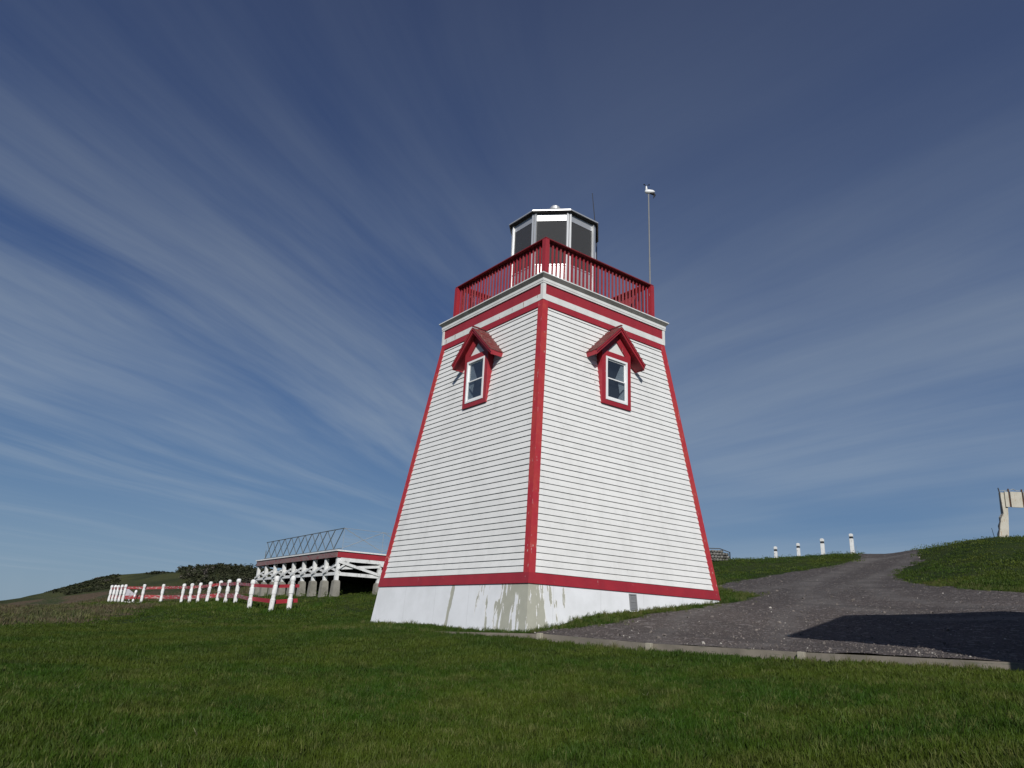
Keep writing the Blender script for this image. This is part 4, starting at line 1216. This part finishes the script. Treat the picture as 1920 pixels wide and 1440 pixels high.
def scatter(name, V, F, dens, colln, smin, smax, seed, label, cat, tilt=.25):
    me = bpy.data.meshes.new(name); me.from_pydata(V.tolist(), [], F.tolist())
    set_attr(me, 'dens', dens)
    o = bpy.data.objects.new(name, me); COL.objects.link(o)
    tag(o, label, cat, kind='stuff')
    g = bpy.data.node_groups.new(name, 'GeometryNodeTree')
    g.interface.new_socket('Geometry', in_out='INPUT', socket_type='NodeSocketGeometry')
    g.interface.new_socket('Geometry', in_out='OUTPUT', socket_type='NodeSocketGeometry')
    nd = g.nodes; lk = g.links
    gi = nd.new('NodeGroupInput'); go = nd.new('NodeGroupOutput')
    ds = nd.new('GeometryNodeDistributePointsOnFaces'); ds.inputs['Seed'].default_value = seed
    na = nd.new('GeometryNodeInputNamedAttribute'); na.data_type = 'FLOAT'; na.inputs['Name'].default_value = 'dens'
    ci = nd.new('GeometryNodeCollectionInfo'); ci.inputs['Collection'].default_value = colln
    ci.inputs['Separate Children'].default_value = True; ci.inputs['Reset Children'].default_value = True
    ip = nd.new('GeometryNodeInstanceOnPoints'); ip.inputs['Pick Instance'].default_value = True
    rv_ = nd.new('FunctionNodeRandomValue'); rv_.data_type = 'FLOAT_VECTOR'
    rv_.inputs['Min'].default_value = (-tilt, -tilt, 0); rv_.inputs['Max'].default_value = (tilt, tilt, 6.283)
    rs2 = nd.new('FunctionNodeRandomValue'); rs2.data_type = 'FLOAT'
    rs2.inputs[2].default_value = smin; rs2.inputs[3].default_value = smax; rs2.inputs['Seed'].default_value = seed+3
    lk.new(gi.outputs[0], ds.inputs['Mesh']); lk.new(na.outputs['Attribute'], ds.inputs['Density'])
    lk.new(ds.outputs['Points'], ip.inputs['Points']); lk.new(ci.outputs[0], ip.inputs['Instance'])
    lk.new(rv_.outputs[0], ip.inputs['Rotation']); lk.new(rs2.outputs[1], ip.inputs['Scale'])
    lk.new(ip.outputs[0], go.inputs[0])
    md = o.modifiers.new('scatter', 'NODES'); md.node_group = g
    return o
def wedge(a0, a1, d0, d1, na, ndd):
    aa = np.radians(np.linspace(a0, a1, na)); ds_ = np.exp(np.linspace(math.log(d0), math.log(d1), ndd))
    A_, D_ = np.meshgrid(aa, ds_, indexing='ij')
    X_ = CAM[0]+D_*np.cos(A_); Y_ = CAM[1]+D_*np.sin(A_)
    V_ = np.stack([X_, Y_, L(X_, Y_)], -1).reshape(-1, 3)
    idx = np.arange(na*ndd).reshape(na, ndd)
    F_q = np.stack([idx[:-1, :-1], idx[1:, :-1], idx[1:, 1:], idx[:-1, 1:]], -1).reshape(-1, 4)
    return V_, F_q
def grassmask(V_):
    s, t = edge_st(V_[:, 0], V_[:, 1])
    sd_ = sdist(V_[:, 0], V_[:, 1], poly)
    g = np.where((sd_ > -.02) & (t > -.0), 0, 1.0)
    g = np.where((np.abs(V_[:, 0]) < 2.84) & (np.abs(V_[:, 1]) < 2.84), 0, g)
    g = np.where((t > -.07) & (t < .02) & (s > .2), 0, g)
    return g
V_, F_q = wedge(98, 186, 3.6, 10, 180, 80)
d_ = np.hypot(V_[:, 0]-CAM[0], V_[:, 1]-CAM[1])
scatter('short_grass', V_, F_q, grassmask(V_)*300*(1-.6*sstep(7.5, 10, d_))*(1+.5*vnoise(V_[:, 0]*1.3, V_[:, 1]*1.3, 21)), C_SHORT, .6, 1.35, 1, 'short green lawn grass in the foreground', 'grass')
scatter('dry_grass', V_, F_q, grassmask(V_)*np.clip(vnoise(V_[:, 0]*.8, V_[:, 1]*.8, 30)*2+.3, 0, 1)*7.0, C_DRY, .6, 1.1, 9, 'scattered pale dry grass blades in the lawn', 'grass', tilt=.5)
scatter('lawn_weeds', V_, F_q, grassmask(V_)*np.clip(vnoise(V_[:, 0]*.6, V_[:, 1]*.6, 38)*2.4+.2, 0, 1)*9.0, C_WEED, .6, 1.4, 19, 'broad leaved weeds growing in the lawn', 'weeds', tilt=.4)
V_, F_q = wedge(98, 186, 8, 24, 260, 140)
d_ = np.hypot(V_[:, 0]-CAM[0], V_[:, 1]-CAM[1])
scatter('middle_grass', V_, F_q, grassmask(V_)*95*sstep(8, 9.5, d_)*(1-.6*sstep(14, 24, d_)), C_MID, .6, 1.3, 2, 'short lawn grass round the lighthouse', 'grass')
V_, F_q = wedge(98, 186, 20, 72, 260, 120)
hm = heath_mask(V_[:, 0], V_[:, 1])
d_ = np.hypot(V_[:, 0]-CAM[0], V_[:, 1]-CAM[1])
scatter('distant_grass', V_, F_q, grassmask(V_)*(1-hm)*7*(1-.6*sstep(35, 70, d_)), C_FAR, .6, 1.4, 3, 'grass of the far lawn and the slopes', 'grass')
C_HEATH = coll('heath_tufts', [tuft('heath_tuft', 40, .30, .04, .16, .02, M_HEATH, 140+s_) for s_ in range(3)])
scatter('heath_grass', V_, F_q, grassmask(V_)*hm*5, C_HEATH, .4, 1.3, 33, 'brown heath and dead stalks beyond the mown edge on the left', 'heath')
# rough strip: foot of the walls, along the edging, gravel rims, fence bank
V_, F_q = wedge(104, 168, 9, 24, 420, 220)
s, t = edge_st(V_[:, 0], V_[:, 1]); sd_ = sdist(V_[:, 0], V_[:, 1], poly)
hw = np.maximum(np.abs(V_[:, 0]), np.abs(V_[:, 1]))
dr = np.zeros(len(V_))
gm = grassmask(V_)
dr = np.maximum(dr, 60*np.exp(-((hw-2.95)/.12)**2)*(hw > 2.86))
dr = np.maximum(dr, 45*(sd_ < 0)*(sd_ > -.45)*(t > .1))
dr = np.maximum(dr, 40*(sd_ < 0)*(hw < 3.9)*(t > .1)*(V_[:, 0] > 2.8))
fring = 22*(sd_ >= 0)*(sd_ < .5)*(t > .25)*np.clip(vnoise(V_[:, 0]*3, V_[:, 1]*3, 71)*2+.15, 0, 1)*(1-sd_/.5)
dr = np.maximum(dr, 60*np.clip(vnoise(V_[:, 0]*1.1, V_[:, 1]*1.1, 44)*2+.5, 0, 1)*(t < -.06)*(t > -.42))
scatter('rough_grass', V_, F_q, np.maximum(dr*gm, fring*(hw > 2.9)), C_ROUGH, .35, .85, 4, 'longer rough grass along wall foot, gravel rim and edging', 'grass')
V_, F_q = wedge(146, 172, 24, 60, 160, 80)
# long grass bank in front of the fence
fl = np.array([p[:2] for p in fpos])
dmin = np.full(len(V_), 1e9)
for i in range(len(fl)-1):
    a = fl[i]; b = fl[i+1]; e = b-a
    tq = np.clip(((V_[:, :2]-a)@e)/(e@e), 0, 1); dmin = np.minimum(dmin, np.linalg.norm(V_[:, :2]-a-tq[:, None]*e, axis=1))
scatter('bank_grass', V_, F_q, 16*np.exp(-(dmin/1.6)**2), coll('bank_tufts', [tuft('bank_tuft', 22, .18, .06, .22, .02, M_BL, 90+s_) for s_ in range(3)]), .5, 1.2, 6, 'longer grass at the foot of the white fence', 'grass')
def gstone(name, seed):
    r = random.Random(seed); m = MB()
    vs = []; 
    for (z, rr0) in ((-.4, .6), (.15, 1), (.55, .6)):
        for j in range(6):
            a = j*math.pi/3+r.uniform(-.3, .3); q = rr0*r.uniform(.75, 1.15); vs.append((q*math.cos(a), q*math.sin(a)*r.uniform(.7, 1), z*r.uniform(.8, 1.1)))
    fs = [(j, (j+1) % 6, (j+1) % 6+6, j+6) for j in range(6)]+[(j+6, (j+1) % 6+6, (j+1) % 6+12, j+12) for j in range(6)]+[tuple(range(12, 18))]
    m.add(vs, fs)
    mt, n, b, o = mat('loose_stone')
    c = n.mix(n.rnd(), (0.07, 0.062, 0.058), (0.19, 0.165, 0.15))
    c = n.mix(n.ramp(n.rnd(), .95, .98), c, (0.36, 0.34, 0.31))
    n.put(b.inputs['Base Color'], c); b.inputs['Roughness'].default_value = .9
    me = m.mesh(name, mt); me.transform(Matrix.Scale(.016, 4)); return bpy.data.objects.new(name, me)
C_ST = coll('stones', [gstone('loose_stone', s_) for s_ in range(4)])
dg = np.hypot(Vg[:, 0]-CAM[0], Vg[:, 1]-CAM[1])
sdf = sd.reshape(-1)
dens_g = np.where(sdf > .0, 1, 0)*(120*np.exp(-np.maximum(dg-10, 0)/4.0)+3)*(.5+np.clip(vnoise(Vg[:, 0]*.7, Vg[:, 1]*.7, 50)+.4, 0, 1))
scatter('gravel_stones', Vg, Fg[(keep[Fg].all(1))], dens_g, C_ST, .35, 1.35, 7, 'loose small stones lying on the gravel', 'gravel', tilt=3)
C_ST2 = coll('bigger_stones', [gstone('loose_stone', 20+s_) for s_ in range(4)])
scatter('loose_rocks', Vg, Fg[(keep[Fg].all(1))], np.where(sdf > -.1, 1, 0)*(2.2*np.exp(-np.maximum(dg-10, 0)/7.0)), C_ST2, 1.4, 3.2, 17, 'larger pale stones scattered on the gravel', 'gravel', tilt=3)

# ------------------------------------------------------------------ far scrub on the hill
m_s, n, b, o = mat('spruce_scrub')
v = n.new('ShaderNodeNewGeometry').outputs['Position']
c = n.mix(n.ramp(n.noise(v, .5, 5, .6), .4, .62), (0.022, 0.028, 0.014), (0.046, 0.050, 0.028))
c = n.mix(n.ramp(n.noise(n.mapping(v, loc=(7, 3, 1)), .35, 5, .7), .56, .68), c, (0.13, 0.115, 0.105))
n.put(b.inputs['Base Color'], c); b.inputs['Roughness'].default_value = .9
b.inputs['Specular IOR Level'].default_value = .1
def scrub(name, region, n_clumps, hmin, hmax, label, seed, wide=1.0):
    r = random.Random(seed); vs = []; fs = []
    for i in range(n_clumps):
        (a0, a1, d0, d1) = region
        a = math.radians(r.uniform(a0, a1)); d = r.uniform(d0, d1)
        if math.degrees(a) > a1-2.2*(d1-d)/(d1-d0)-abs(float(vnoise(np.array(d*.2), np.array(3.3), seed)))*2.5: continue
        x0 = CAM[0]+d*math.cos(a); y0 = CAM[1]+d*math.sin(a); g = float(L(x0, y0))
        edge = min(1, (math.degrees(a)-a0)/1.2, (a1-math.degrees(a))/1.2+.35)
        H = r.uniform(hmin, hmax)*(.35+.65*max(0, edge)); Rr = H*r.uniform(.5, .9)*wide
        for k in range(34):
            tz = r.random(); rad = Rr*(1-tz*.8)*math.sqrt(r.random()); b_ = r.uniform(0, 6.283)
            c_ = Vector((x0+rad*math.cos(b_), y0+rad*math.sin(b_), g+tz*H))
            s1 = Vector((r.uniform(-1, 1), r.uniform(-1, 1), r.uniform(-.4, .6)))*r.uniform(.1, .25)
            s2 = Vector((r.uniform(-1, 1), r.uniform(-1, 1), r.uniform(-.6, .9)))*r.uniform(.1, .25)
            k0 = len(vs); vs += [c_-s1, c_+s2, c_+s1]; fs.append((k0, k0+1, k0+2))
    mb = MB(); mb.v = [tuple(p) for p in vs]; mb.f = fs
    me = bpy.data.meshes.new(name); me.from_pydata(mb.v, [], mb.f); me.materials.append(m_s)
    o = bpy.data.objects.new(name, me); COL.objects.link(o); tag(o, label, 'scrub', kind='stuff'); return o
aR = math.degrees(azof(486, 1080)); aL = math.degrees(azof(338, 1080))
scrub('spruce_thicket', (aR-6, aL+.8, 70, 124), 3000, .25, .95, 'dark low spruce thicket covering the hill behind the deck', 1)
aL2 = math.degrees(azof(265, 1075))
scrub('ridge_scrub', (aL-.2, aL2, 126, 134), 260, .15, .38, 'thin line of low scrub on the hill crest', 2)
aL3 = math.degrees(azof(95, 1100)); aR3 = math.degrees(azof(190, 1100))
scrub('slope_scrub', (aR3-1, aL3+1, 104, 146), 1500, .05, .13, 'dark low scrub on the left slope above the sea', 3, 5)
